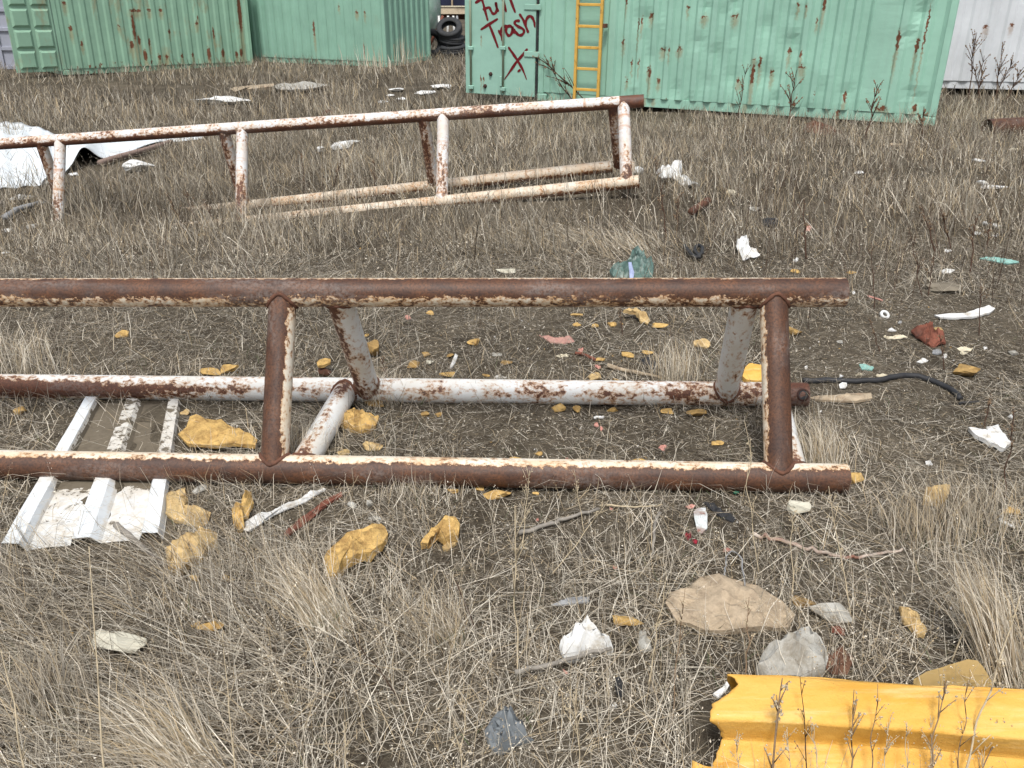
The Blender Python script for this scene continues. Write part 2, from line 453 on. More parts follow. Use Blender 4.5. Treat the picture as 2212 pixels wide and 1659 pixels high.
# right container, its side along the view, one door leaf swung out in line with it
GREEN = (0.305, 0.535, 0.425)
RA, RB = gp(1160, 229), gp(2016, 279)
RA.z -= 0.02; RB.z -= 0.06
def r_uv(px, py, off=0.02):
    """metres along and up the near side of the right container"""
    ex = (RB-RA).normalized(); n = Vector((0, 0, 1)).cross(ex).normalized(); up = ex.cross(n)
    p = on_plane(px, py, RA + n*off, n) - RA
    return p.dot(ex), p.dot(up)
RL = (RB-RA).length
uF0 = r_uv(1872, 100)[0]; uF1 = r_uv(1938, 100)[0]; uS = r_uv(1318, 100)[0]
u1a, u1b = r_uv(1188, 100)[0], r_uv(1217, 100)[0]
rprof = [(0.10, 0.0), (u1a, 0.0), (u1a+0.03, 0.03), (u1b-0.03, 0.018), (u1b, 0.004), (u1b+0.02, 0.03), (uS-0.06, 0.034), (uS-0.03, 0.0)]
rprof += corr_profile(uS, uF0, 0.222, 0.036) + [(uF0+0.02, 0.024), (uF1-0.02, 0.024)] + corr_profile(uF1, RL-0.10, 0.24, 0.036)
rmarks = []
for (px, py, a, b) in [(1352, 20, .02, .05), (1405, 50, .04, .02), (1377, 72, .012, .12), (1385, 60, .02, .05), (1345, 104, .03, .05), (1363, 150, .012, .06), (1379, 150, .012, .05),
        (1402, 172, .025, .09), (1398, 168, .02, .04), (1430, 122, .05, .018), (1444, 120, .012, .05), (1466, 121, .05, .018), (1520, 51, .05, .015), (1586, 51, .05, .02), (1484, 33, .02, .02),
        (1624, 176, .03, .16), (1640, 150, .022, .09), (1627, 144, .04, .02), (1593, 188, .04, .02), (1722, 28, .02, .03), (1740, 30, .018, .02), (1762, 63, .02, .02), (1778, 26, .022, .09),
        (1703, 126, .025, .05), (1728, 135, .02, .06), (1730, 162, .05, .02), (1665, 172, .03, .05), (1822, 224, .025, .08), (1937, 106, .025, .15), (1977, 118, .022, .12), (1998, 80, .012, .34),
        (1899, 250, .09, .035), (1712, 240, .03, .05), (1972, 250, .03, .06), (1420, 190, .03, .03), (1352, 188, .02, .02), (1554, 246, .04, .02)]:
    u, v = r_uv(px, py)
    rmarks.append((u, v-0.14, a, b))
M['green_r'] = steel_wall_mat('mint_green_paint', GREEN, rmarks, amt=0.10, seed=3.1, low=0.5)
rd = []
for k in range(46):
    rd.append((random.uniform(1.3, RL-0.2), random.uniform(0.2, 2.3), random.uniform(0.05, 0.12), random.choice((0.02, 0.028, -0.015))))
rc, rmw, RL = container('green_container', RA, RB, 2.59, 2.44, 1, M['green_r'], 'mint green corrugated container with yellow ladder and red graffiti on its door',
    rprof, ends=(False, True), dents=rd, lift=0.10)
# door leaf: hinged at the left post, standing open in line with the side
def door_leaf(root, x0, x1, y, z0, z1, mat, rods=(0.15, 0.55), panels=0):
    th = 0.055
    d = boxuv(box('door', x0, x1, y, y+th, z0, z1, mat, root, 0.008))
    return d
M['green_door'] = steel_wall_mat('mint_green_door_paint', (0.295, 0.505, 0.415), [(-1.03, 0.42, .012, .05), (-0.98, 0.40, .012, .03), (-0.02, 0.5, .03, .35), (-1.02, 1.05, .012, .03), (0.03, .66, .02, .05)], amt=0.05, seed=8.3)
DU = r_uv(1008, 100)[0]
door = boxuv(box('door', DU, -0.035, -0.035, 0.020, 0.16, 2.50, M['green_door'], rc, 0.006))
boxuv(box('door_seal', -0.033, -0.003, -0.015, 0.03, 0.16, 2.50, M['black'], rc, 0.003))
for px in (1021, 1091):
    u = r_uv(px, 100)[0]
    z_lo = 0.20
    v, f = tube_geo([(u, -0.06, z_lo), (u, -0.06, 2.56)], 0.018, 10)
    rod = mk('lock_rod', v, f, M['green_door'], rc, True)
    for zz in (0.26, r_uv(px, 103)[1], 2.2):
        boxuv(box('rod_bracket', u-0.045, u+0.045, -0.085, -0.036, zz-0.03, zz+0.03, M['green_door'], rod, 0.008))
u = r_uv(1087, 160)[0]
boxuv(box('door_handle', u-0.02, u+0.02, -0.10, -0.08, r_uv(1087, 185)[1], r_uv(1087, 163)[1], M['green_door'], rc, 0.006))
for (px, py) in ((1060, 160), (1048, 186)):
    uu, vv = r_uv(px, py, -0.035)
    bm = bmesh.new(); bmesh.ops.create_cone(bm, cap_ends=True, segments=12, radius1=0.034, radius2=0.02, depth=0.04)
    o = bm_obj('door_lug', bm, M['steel'], rc); o.rotation_euler = (math.pi/2, 0, 0); o.location = (uu, -0.055, vv)
for py in (15, 117, -90):
    ua, va = r_uv(1142, py, -0.035)
    boxuv(box('hinge', ua-0.075, 0.05, -0.052, -0.036, va-0.045, va+0.045, M['green_door'], rc, 0.010))
# graffiti strokes, sprayed flat on the door leaf
def gz_stroke(pts): return [(996.3+x*0.14463, y*0.14463) for x, y in pts]
def smooth_path(pts, k=6):
    P = [pts[0]] + list(pts) + [pts[-1]]
    out = []
    for i in range(1, len(P)-2):
        for j in range(k):
            t = j/k
            q = []
            for c in range(len(pts[0])):
                p0, p1, p2, p3 = P[i-1][c], P[i][c], P[i+1][c], P[i+2][c]
                q.append(0.5*((2*p1) + (-p0+p2)*t + (2*p0-5*p1+4*p2-p3)*t*t + (-p0+3*p1-3*p2+p3)*t**3))
            out.append(tuple(q))
    out.append(tuple(pts[-1]))
    return out
strokes = {
 'F': [[(215, 40), (300, -10), (420, -75)], [(290, -60), (325, 40), (360, 170), (395, 300)]],
 'u': [[(330, 140), (415, 112), (440, 150), (470, 200), (505, 200), (530, 150), (520, 60), (515, 38), (528, 100), (552, 165)]],
 'l': [[(585, -170), (625, 0), (670, 170)]],
 'l2': [[(690, -150), (745, 20), (805, 180)]],
 'T': [[(298, 440), (420, 360), (540, 285)], [(415, 360), (480, 520), (548, 705)]],
 'r': [[(560, 458), (590, 510), (615, 580), (632, 640)], [(592, 490), (610, 420), (650, 392), (720, 400)]],
 'a': [[(750, 395), (700, 390), (668, 450), (690, 515), (725, 530), (760, 480), (762, 400), (775, 450), (800, 490)]],
 's': [[(868, 310), (820, 312), (800, 350), (850, 395), (920, 430), (938, 475), (905, 520), (860, 522), (815, 480), (790, 440)]],
 'h': [[(875, 215), (930, 300), (965, 390), (1000, 480)], [(962, 380), (975, 290), (1020, 240), (1065, 265), (1095, 340), (1108, 400)]],
 'X': [[(710, 710), (780, 810), (840, 900), (920, 1040), (975, 1180)], [(985, 735), (900, 840), (830, 920), (740, 1050), (650, 1180)], [(862, 1050), (866, 1056), (868, 1060)]]}
ly = 0.0372
for si, (letter, ss) in enumerate(strokes.items()):
    vs, fs = [], []
    for st in ss:
        ly += 0.00025
        pts = smooth_path(gz_stroke(st))
        uvp = [Vector(r_uv(x, y, -0.037)) for x, y in pts]
        dot = len(st) == 3 and st[0][1] > 1000
        n = len(uvp)
        base = len(vs)
        # rounded ribbon: half discs at both ends
        for i, p in enumerate(uvp):
            tdir = (uvp[min(i+1, n-1)] - uvp[max(i-1, 0)]).normalized()
            nrm = Vector((-tdir.y, tdir.x))
            w = 0.024*(0.88+0.3*math.sin(i*0.7+si)*0.4)
            if letter == 'X' and not dot and i > n*0.62: w *= max(0.25, 1-(i/n-0.62)*1.9)
            if dot: w = 0.034
            if i == 0 or i == n-1: w *= 0.55
            ps = [p + nrm*w, p - nrm*w]
            if i == 0: ps = [q - tdir*0.012 for q in ps]
            if i == n-1: ps = [q + tdir*0.012 for q in ps]
            for q in ps: vs.append((min(q.x, -0.036), -ly, q.y))
        for i in range(n-1):
            b = base+2*i
            fs.append((b, b+1, b+3, b+2))
    o = mk('graffiti_stroke', vs, fs, M['graffiti'], door)
    o['label'] = 'dark red sprayed letter ' + letter.replace('l2', 'l').upper() + ' on the door'

# yellow ladder fixed to the right container
M['ladder'] = mottled('ladder_yellow', (0.66, 0.395, 0.085), 0.12, 14, 0.55, 0.3, 0.3, (0.10, 0.04, 0.02), 0.18)
lad = empty('ladder', mat=rmw.copy())
tag(lad, 'narrow yellow steel ladder fixed upright to the mint green container', 'ladder')
la, lb = r_uv(1244.5, 120, -0.09)[0], r_uv(1296, 120, -0.09)[0]
for uu in (la, lb): box('rail', uu-0.022, uu+0.022, -0.12, -0.07, 0.0, 2.62, M['ladder'], lad, 0.003)
for py in (194, 149, 103, 57, 10, -37, -84):
    vv = r_uv(1270, py, -0.095)[1]
    box('rung', la+0.0225, lb-0.0225, -0.107, -0.083, vv-0.021, vv+0.021, M['ladder'], lad, 0.005)
for vv in (r_uv(1303, 55)[1], 2.3):
    box('bracket', lb+0.0225, lb+0.075, -0.10, 0.0, vv-0.03, vv+0.03, M['rusty'], lad, 0.004)

# left pair of containers
def at_foot(px, py, z): 
    d = ray(px, py); return CAM + d*((CAMH-z)/-d.z)
CA = at_foot(138, 163, -0.50)
ang = math.radians(43)
CB = CA + Vector((math.cos(ang), math.sin(ang), 0))*5.0; CB.z = -0.60
LGREEN = (0.270, 0.455, 0.330)
M['green_l'] = steel_wall_mat('faded_green_paint', LGREEN, [(1.85, .92, .045, .36), (1.95, .62, .04, .12), (2.05, .25, .05, .16), (1.75, .5, .05, .1), (2.2, .55, .04, .1), (4.75, 1.25, .07, .55), (3.75, .25, .05, .18), (4.15, .25, .06, .12),
    (4.55, .20, .05, .09), (4.68, .24, .06, .10), (3.95, .75, .03, .15), (3.5, 1.0, .05, .05), (3.55, 1.12, .02, .05), (0.35, .9, .04, .08), (0.55, .55, .04, .05), (2.6, .2, .04, .06), (3.0, .2, .04, .05),(3.3,.22,.04,.06), (2.4, .2, .05, .06), (2.75, .8, .035, .04), (1.5, .95, .04, .03), (0.3, 1.45, .05, .05), (1.95, 1.3, .16, .04), (2.6, 1.32, .05, .05), (2.3, 1.3, .05, .04)],
    ochre_amt=0.75, amt=0.25, seed=5.5, low=0.9)
c1, m1, L1 = container('green_container', CA, CB, 2.59, 2.44, 1, M['green_l'], 'faded green rusty container with panelled open door at its left end', ends=(False, True))
# its open door leaf with pressed panels
dl = 1.02
d1 = boxuv(box('door', -dl, -0.03, -0.02, 0.02, 0.10, 2.48, M['green_l'], c1, 0.006))
for i in range(2):
    for j in range(5):
        x0 = -dl+0.09 + i*0.46; z0 = 0.17 + j*0.455
        vs = []
        for (a, b, c) in ((0, 0, 0), (0.39, 0, 0), (0.39, 0, 0.40), (0, 0, 0.40)): vs.append((x0+a, -0.0235, z0+c))
        for (a, c) in ((0.05, 0.05), (0.34, 0.05), (0.34, 0.35), (0.05, 0.35)): vs.append((x0+a, -0.062, z0+c))
        o = mk('pressed_panel', vs, [(0, 1, 5, 4), (1, 2, 6, 5), (2, 3, 7, 6), (3, 0, 4, 7), (4, 5, 6, 7)], M['green_l'], d1)
        boxuv(o)
# second container: near corner towards us
CC = at_foot(836, 146, -0.52)
a2 = math.radians(24)
CD = CC + Vector((-math.cos(a2), math.sin(a2), 0))*5.6
M['green_m'] = steel_wall_mat('mid_green_paint', (0.250, 0.445, 0.345), [(3.35, .78, .03, .2), (4.9, .3, .03, .15), (4.75, 1.2, .05, .03), (4.2, 1.35, .03, .03), (5.0, 1.2, .03, .05)], ochre_amt=0.15, amt=0.22, seed=11.7, low=0.3)
c2, m2, L2 = container('green_container', CD, CC, 2.59, 2.44, 1, M['green_m'], 'mid green container standing corner-on beside the tyre pile', end_pitch=0.27)
# white container behind at the far right
WA, WB = gp(1985, 203), gp(2420, 214)
M['white_wall'] = steel_wall_mat('bluish_white_paint', (0.66, 0.69, 0.72), [(0.9, .9, .05, .02), (1.3, .95, .04, .03)], amt=0.0, seed=2.2, low=0.2)
c3, m3, L3 = container('white_container', WA, WB, 2.59, 2.44, 1, M['white_wall'], 'white corrugated container behind the mint green one at far right', lift=0.1)
# grey container at the far left edge
GA = at_foot(-330, 150, -0.5); GB = at_foot(14, 150, -0.55)
M['grey_wall'] = steel_wall_mat('lavender_grey_paint', (0.36, 0.38, 0.45), [], amt=0.1, seed=6.6)
c4, m4, L4 = container('grey_container', GA, GB, 2.59, 2.44, 1, M['grey_wall'], 'lavender grey container with ribbed open door at the left edge')
gd = boxuv(box('door', L4+0.02, L4+0.56, -0.30, -0.26, 0.03, 2.48, M['grey_wall'], c4, 0.006))
for xx in (L4+0.02, L4+0.475):
    boxuv(box('door_stile', xx, xx+0.085, -0.345, -0.3015, 0.03, 2.48, M['grey_wall'], gd, 0.006))
for j in range(6):
    boxuv(box('door_crossbar', L4+0.107, L4+0.473, -0.345, -0.3015, 0.03+j*0.46, 0.12+j*0.46, M['grey_wall'], gd, 0.006))

# ---------------------------------------------------------------- tyres, tank and trailer in the gap
def lathe(prof, n=40):
    vs, fs = [], []
    m = len(prof)
    for i in range(n):
        t = 2*math.pi*i/n
        for (r, z) in prof: vs.append((r*math.cos(t), r*math.sin(t), z))
    for i in range(n):
        for k in range(m):
            a, b = i*m+k, i*m+(k+1) % m
            c, d = ((i+1) % n)*m+(k+1) % m, ((i+1) % n)*m+k
            fs.append((a, d, c, b))
    return vs, fs
TP = [(0.20, -0.075), (0.225, -0.095), (0.29, -0.11), (0.335, -0.10), (0.355, -0.07), (0.357, -0.02), (0.350, -0.018), (0.350, -0.008), (0.357, -0.006), (0.357, 0.02), (0.350, 0.022), (0.350, 0.034), (0.357, 0.036), (0.355, 0.07), (0.335, 0.10), (0.29, 0.11), (0.225, 0.095), (0.20, 0.075),
      (0.205, 0.065), (0.30, 0.085), (0.325, 0.05), (0.325, -0.05), (0.30, -0.085), (0.205, -0.065)]
def tyre(loc, rot, sc, label):
    v, f = lathe(TP)
    o = mk('tyre', v, f, M['rubber'], None, True)
    o.location = loc; o.rotation_euler = rot; o.scale = (sc,)*3
    tag(o, label, 'tyre', 'tyres piled in the gap between the containers')
tb = gp(972, 124)
tyre((tb.x, tb.y+0.05, tb.z+0.78), (math.radians(40), math.radians(-6), 0), 1.06, 'black tyre tilted on top of the pile, its hole in full view')
tyre((tb.x+0.05, tb.y+0.15, tb.z+0.50), (math.radians(12), 0.05, 0.4), 1.05, 'black tyre lying flat just under the tilted top tyre')
tyre((tb.x+0.12, tb.y-0.02, tb.z+0.23), (math.radians(5), -0.08, 0.2), 1.1, 'black tyre lying flat at the bottom of the pile')
tyre((tb.x-0.52, tb.y+0.10, tb.z+0.40), (math.radians(78), 0.25, math.radians(25)), 1.05, 'black tyre standing upright at the left side of the pile')
def tank():
    c = at_depth(905, 15, depth(tb)+2.6)
    r = 0.95
    prof = []
    vs, fs = [], []
    prof = [(0.0, 1.35)] + [(r*math.sin(t), 1.0+0.38*math.cos(t)) for t in np.linspace(0.15, math.pi/2, 9)] + [(r, x) for x in (0.4, -0.4, -1.6, -2.4)] + [(0.001, -2.6)]
    n = 48
    for i in range(n):
        t = 2*math.pi*i/n
        for (rr, x) in prof: vs.append((x, rr*math.cos(t), rr*math.sin(t)))
    m = len(prof)
    for i in range(n):
        for k in range(m-1):
            fs.append((i*m+k, i*m+k+1, ((i+1) % n)*m+k+1, ((i+1) % n)*m+k))
    root = empty('storage_tank', (0, 0, 0)); g = float(gz(c.x, c.y))
    root.location = (c.x-0.70, c.y+0.3, g)
    tag(root, 'pale green round-ended storage tank behind the corner-on container', 'tank')
    mt = steel_wall_mat('tank_paint', (0.33, 0.44, 0.38), [], amt=0.2, seed=1.0)
    mt = mottled('tank_paint_scraped', (0.27, 0.40, 0.33), 0.2, 4, 0.6, 0.3, 0.2, (0.55, 0.58, 0.58), 0.45)
    o = mk('shell', vs, fs, mt, root, True); o.location = (0, 0, 1.25)
    for xx in (0.5, -1.7):
        box('saddle', xx-0.12, xx+0.12, -0.75, 0.75, 0, 0.62, M['rusty'], root)
tank()
def trailer():
    c = at_depth(975, 21, depth(tb)+6.0)
    g = float(gz(c.x, c.y))
    root = empty('flatbed_trailer', (c.x, c.y, g)); zz = c.z-g
    tag(root, 'cream flatbed trailer with dark load seen through the gap behind tyres', 'trailer')
    mc = mottled('trailer_cream', (0.60, 0.50, 0.36), 0.12, 3, 0.6, 0.3, 0.2, (0.35, 0.28, 0.2), 0.3)
    md = mottled('navy_panel', (0.018, 0.022, 0.05), 0.3, 3, 0.5, 0.3, 0.2)
    box('deck', -5, 3, 0, 2.4, zz-0.05, zz+0.05, M['wood_grey'], root)
    box('side_rail', -5, 3, -0.06, -0.003, zz-0.15, zz+0.13, mc, root, 0.012)
    box('rub_strip', -5, 3, -0.09, -0.0605, zz+0.09, zz+0.13, M['cream'], root, 0.006)
    box('load', -4.6, 2.6, 0.12, 2.2, zz+0.055, zz+1.7, md, root, 0.02)
    for k in range(7): box('post', -4.4+k*1.1, -4.34+k*1.1, 0.03, 0.09, zz+0.055, zz+0.9, M['wood'], root)
    for xx in (-3.9, -2.9, 1.6):
        v, f = lathe(TP, 28); o = mk('wheel', v, f, M['rubber'], root, True); o.location = (xx, 0.35, 0.42); o.rotation_euler = (math.pi/2, 0, 0); o.scale = (1.2,)*3
        box('hub', xx-0.12, xx+0.12, 0.30, 0.44, 0.30, 0.54, M['steel'], root)
    box('chassis_beam', -4.6, 2.8, 0.6, 0.75, zz-0.35, zz-0.055, M['rusty'], root)
trailer()
# upright scrap rods leaning below the trailer edge
def rods():
    base = gp(975, 118)
    for k, (px, m_, lab) in enumerate([(948, 'white', 'white upright rod behind the tyre pile, leftmost'), (957, 'brick', 'red brown leaning bar behind the top tyre'), (968, 'white', 'white upright rod behind the top tyre'), (979, 'white', 'pale upright post behind the top tyre, next to the dark one'), (987, 'grey', 'grey upright post behind the top tyre, towards the door')]):
        dd = depth(tb)+1.6+0.2*k
        top = at_depth(px, 34, dd); g = float(gz(top.x, top.y))
        lean = 0.55 if m_ == 'brick' else random.uniform(-0.12, 0.12)
        o = tube('scrap_rod', [(top.x-lean, top.y, g), (top.x-lean*0.4, top.y+0.02, g+(top.z-g)*0.6), top], 0.045 if m_ == 'brick' else 0.035, M[m_], None, 8)
        tag(o, lab, 'rod', 'scrap rods standing behind the tyres')
rods()

# ---------------------------------------------------------------- pipe trusses
PR = 0.051
def pipe(name, p0, p1, rustfn, mat, parent, r=PR, nl=None, seg=32, wall_t=0.006, endcap=False, bow=0.0):
    p0 = Vector(p0); p1 = Vector(p1)
    a = (p1-p0); L = a.length; a.normalize()
    ref = Vector((0, 0, 1)) if abs(a.z) < 0.85 else Vector((0, 1, 0))
    e1 = (ref - a*ref.dot(a)).normalized(); e2 = a.cross(e1)
    nl = nl or max(6, int(L/0.05))
    vs, fs, rust, uvs = [], [], [], []
    off = random.uniform(0, 40)
    for i in range(nl+1):
        s = L*i/nl
        b = Vector((0, 0, bow*math.sin(math.pi*i/nl)))
        for k in range(seg+1):
            t = 2*math.pi*k/seg
            n = e1*math.cos(t) + e2*math.sin(t)
            vs.append(p0 + a*s + b + n*r); rust.append(rustfn(n, s, L)); uvs.append((s+off, t*r))
    m = seg+1
    for i in range(nl):
        for k in range(seg): fs.append((i*m+k, i*m+k+1, (i+1)*m+k+1, (i+1)*m+k))
    # open ends: rim and inner wall
    for (s, di) in ((0.0, 1), (L, -1)):
        o0 = (0 if s == 0 else nl*m)
        ri = r-wall_t if not endcap else r*0.45
        b0 = len(vs)
        for ring in range(2):
            for k in range(seg+1):
                t = 2*math.pi*k/seg
                n = e1*math.cos(t) + e2*math.sin(t)
                vs.append(p0 + a*(s + di*(0.0 if ring == 0 else 0.25)) + n*ri); rust.append(1.0); uvs.append((s+ring*0.2+off, t*r))
        for k in range(seg):
            f1 = (o0+k, b0+k, b0+k+1, o0+k+1); f2 = (b0+k, b0+m+k, b0+m+k+1, b0+k+1)
            fs += [f1, f2] if di == 1 else [f1[::-1], f2[::-1]]
        fs.append(tuple(b0+m+k for k in range(seg)) if di == 1 else tuple(b0+m+k for k in range(seg))[::-1])
    o = mk(name, vs, fs, mat, parent, True)
    at = o.data.attributes.new('rust', 'FLOAT', 'POINT'); at.data.foreach_set('value', rust)
    ul = o.data.uv_layers.new(name='UVMap')
    li = np.zeros(len(o.data.loops), int); o.data.loops.foreach_get('vertex_index', li)
    ul.data.foreach_set('uv', np.array(uvs)[li].ravel())
    md = o.modifiers.new('edges', 'EDGE_SPLIT'); md.split_angle = math.radians(50)
    return o
def weld(member_o, joint, away, chord_dir, rb, rc):
    """bead of weld round a branch pipe where it meets a chord: follows the saddle of the two pipes"""
    a = away.normalized(); c = chord_dir.normalized()
    e1 = (c - a*c.dot(a)).normalized(); e2 = a.cross(e1)
    pts = []
    for k in range(37):
        t = 2*math.pi*k/36
        v = (e1*math.cos(t) + e2*math.sin(t))*(rb+0.001)
        vp = v - c*v.dot(c); ap = a - c*a.dot(c)
        A, B, Cc = ap.dot(ap), 2*vp.dot(ap), vp.dot(vp)-rc*rc
        D = max(0.0, B*B-4*A*Cc)
        pts.append(joint + v + a*((-B+math.sqrt(D))/(2*A)))
    rr = [0.0065*(0.8+0.5*abs(math.sin(i*1.9))) for i in range(37)]
    v, f = tube_geo(pts, rr, 6, False)
    return mk('weld_bead', v, f, M['rusty'], member_o, True)
def elev(n): return math.degrees(math.atan2(n.z, -n.y))
def sm(a, b, x):
    t = min(1, max(0, (x-a)/(b-a))); return t*t*(3-2*t)
# near truss, three chords
FL, FR = at_depth(0, 1003, 3.09), at_depth(1828, 1034, 3.00)
TL, TR = at_depth(0, 632, 3.14), at_depth(1824, 631.5, 3.06)
BL, BR = at_depth(0, 834, 3.70), at_depth(1742, 853, 3.63)
def extend(a, b, m): return a - (b-a).normalized()*m
truss = empty('pipe_truss', (0.3, 2.95, 0.0))
tag(truss, 'rusty brown and cream triangular pipe truss lying in the foreground', 'pipe truss', 'welded pipe trusses')
bpy.context.view_layer.update()
def to_local(o, root):
    o.matrix_parent_inverse = Matrix.Translation(-root.location)
def near(name, p0, p1, fn, mat, **kw):
    o = pipe(name, p0, p1, fn, mat, truss, **kw); to_local(o, truss); return o
def r_top(n, s, L):
    e = elev(n)
    up = 1 - sm(58, 100, e)
    dn = sm(-14, 38, e)
    if abs(e) > 130: return 0.30
    return 0.41 + 0.70*up*dn + (0.085*up if e < 0 else 0)
def r_front(n, s, L):
    e = elev(n)
    if e < -150: e += 360
    if e > 135: return 0.25
    return 0.33 + 0.82*(1-sm(26, 78, e))
def r_back(n, s, L):
    e = elev(n); x = s/L
    k = 1-sm(0.40, 0.62, x)
    a = 0.36 + 0.80*(1-sm(15, 75, e))*sm(-50, 0, e)
    b = 0.335 + 0.15*math.exp(-((e-20)/16)**2) + 0.12*math.exp(-((x-0.95)/0.07)**2)
    v = a*k + b*(1-k)
    if s > L-0.055: v = 1.2
    return v
near('top_chord', extend(TL, TR, 2.4), TR, r_top, M['pipe'])
near('bottom_chord', extend(FL, FR, 2.4), FR, r_front, M['pipe'])
near('bottom_chord', extend(BL, BR, 2.4), BR, r_back, M['pipe_white'], endcap=True)
def painted_pin_hole():
    c = at_depth(1727, 857, 3.63); ax = (BR-BL).normalized()
    base = BL + ax*((c-BL).dot(ax)); d = (CAM-base); d -= ax*d.dot(ax); d.normalize(); e = ax.cross(d)
    vs, fs = [], []
    for (r, h) in ((0.027, 0.0), (0.025, 0.004), (0.020, 0.0045), (0.019, 0.001)):
        for k in range(20):
            t = 2*math.pi*k/20
            q = (ax*math.cos(t) + e*math.sin(t))*r
            dz = math.sqrt(max(0, PR*PR - (e.dot(q))**2))
            vs.append(base + q + d*(dz + h))
    for j in range(3):
        for k in range(20): fs.append((j*20+k, j*20+(k+1) % 20, (j+1)*20+(k+1) % 20, (j+1)*20+k))
    o = mk('pin_boss', vs, fs, M['steel'], truss, True); to_local(o, truss)
    o2 = mk('painted_pin_hole', [vs[60+k] for k in range(20)], [tuple(range(20))], M['black'], truss); to_local(o2, truss)  # flat black disc paints the dark inside of the hole; no opening is cut
painted_pin_hole()
def on_chord(a, b, x):
    t = (x-a.x)/(b.x-a.x); return a + (b-a)*t
def dirband(d, lo, hi, base, amp):
    d = Vector(d).normalized()
    return lambda n, s, L: base + amp*sm(lo, hi, n.dot(d)) + 0.14*(1-sm(0.05, 0.12, min(s, L-s)))
def member(nm, a, b, fn, mat):
    o = near(nm, a, b, fn, mat, r=PR*0.94)
    weld(o, a, b-a, TR-TL, PR*0.94, PR); weld(o, b, a-b, FR-FL, PR*0.94, PR)
    return o
for x0 in (-0.815, 0.912, -2.54):
    tp = on_chord(TL, TR, x0+ (0.0 if x0 > 0 else 0.005)); bt = on_chord(FL, FR, x0-(0.0 if x0 > 0 else 0.012))
    member('post', tp, bt, dirband((-0.62, -0.75, 0.2), 0.10, 0.75, 0.385, 0.8) if x0 < 0 else dirband((0.18, -0.93, 0.3), 0.25, 0.80, 0.38, 0.75), M['pipe'])
for (xt, xb, w) in ((-0.617, -0.598, 0), (0.818, 0.883, 1), (-2.36, -2.34, 0)):
    member('brace', on_chord(TL, TR, xt), on_chord(BL, BR, xb), dirband((-0.65, -0.72, -0.2), 0.70, 1.0, 0.29, 0.30) if not w else dirband((0.1, -0.95, 0.3), 0.80, 1.0, 0.29, 0.28), M['pipe_white'])
for (xb, xf) in ((-0.69, -0.735), (1.085, 0.965), (-2.42, -2.45)):
    member('brace', on_chord(BL, BR, xb), on_chord(FL, FR, xf), dirband((0, -0.3, 0.95), 0.75, 1.0, 0.24, 0.20), M['pipe_white'])

# far truss
T2 = empty('pipe_truss', at_depth(700, 420, 7.7))
tag(T2, 'white peeling triangular pipe truss standing in tall grass near containers', 'pipe truss', 'welded pipe trusses')
bpy.context.view_layer.update()
def far(name, p0, p1, fn, mat, **kw):
    o = pipe(name, p0, p1, fn, mat, T2, seg=20, **kw); to_local(o, T2); return o
tL, tR = at_depth(0, 311, 8.05), at_depth(1391, 218, 7.05)
fL, fR = at_depth(0, 502, 8.0), at_depth(1380, 392, 7.0)
fL.z = min(fL.z, float(gz(fL.x, fL.y)) - 0.27)
bR = fR + Vector((-0.15, 0.62, 0.0)); bL = fL + Vector((-0.08, 0.62, 0.0))
def r_far(n, s, L):
    e = elev(n)
    v = 0.375 + 0.68*(1-sm(-45, 12, e)) + 0.08*math.sin(s*3.1)*math.sin(s*1.3+1)
    if s > L-0.16: v = 1.1
    if abs(e) > 130: v = 0.3
    return v
far('top_chord', extend(tL, tR, 3.2), tR + Vector((0, 0, 0)), r_far, M['pipe_far'])
far('bottom_chord', extend(fL, fR, 3.2), fR, lambda n, s, L: 0.30 + 0.5*(1-sm(-40, 0, elev(n))), M['pipe_orange'])
far('bottom_chord', extend(bL, bR, 3.2), bR, lambda n, s, L: 0.30 + 0.5*(1-sm(-40, 0, elev(n))), M['pipe_orange'])
def chord_px(a, b, px):
    best = None
    for i in range(2001):
        t = -0.5 + 1.6*i/2000; p = a+(b-a)*t
        q = project(p.x, p.y, p.z)[0]
        if best is None or abs(q-px) < best[0]: best = (abs(q-px), p)
    return best[1]
for (pt, pb, tb_, bb) in ((1347, 1353, 1325, 1338), (957, 955, 914, 937), (524, 521, 482, 530), (130, 124, 88, 150)):
    far('post', chord_px(tL, tR, pt), chord_px(fL, fR, pb), lambda n, s, L: 0.31 + 0.08*math.sin(s*9+L*40) + (0.25*sm(0.3, 0.6, s) if L > 0 else 0)*sm(0.2, 0.9, n.dot(Vector((0.1, -0.9, 0.2)))), M['pipe_far'], r=PR*0.97)
    far('brace', chord_px(tL, tR, tb_), chord_px(bL, bR, bb), dirband((-0.5, -0.8, 0), 0.3, 0.8, 0.33, 0.25), M['pipe_far'], r=PR*0.97)
for x in (1352, 950, 515):
    far('brace', chord_px(bL, bR, x+8), chord_px(fL, fR, x+2), lambda n, s, L: 0.3, M['pipe_orange'], r=PR*0.97)
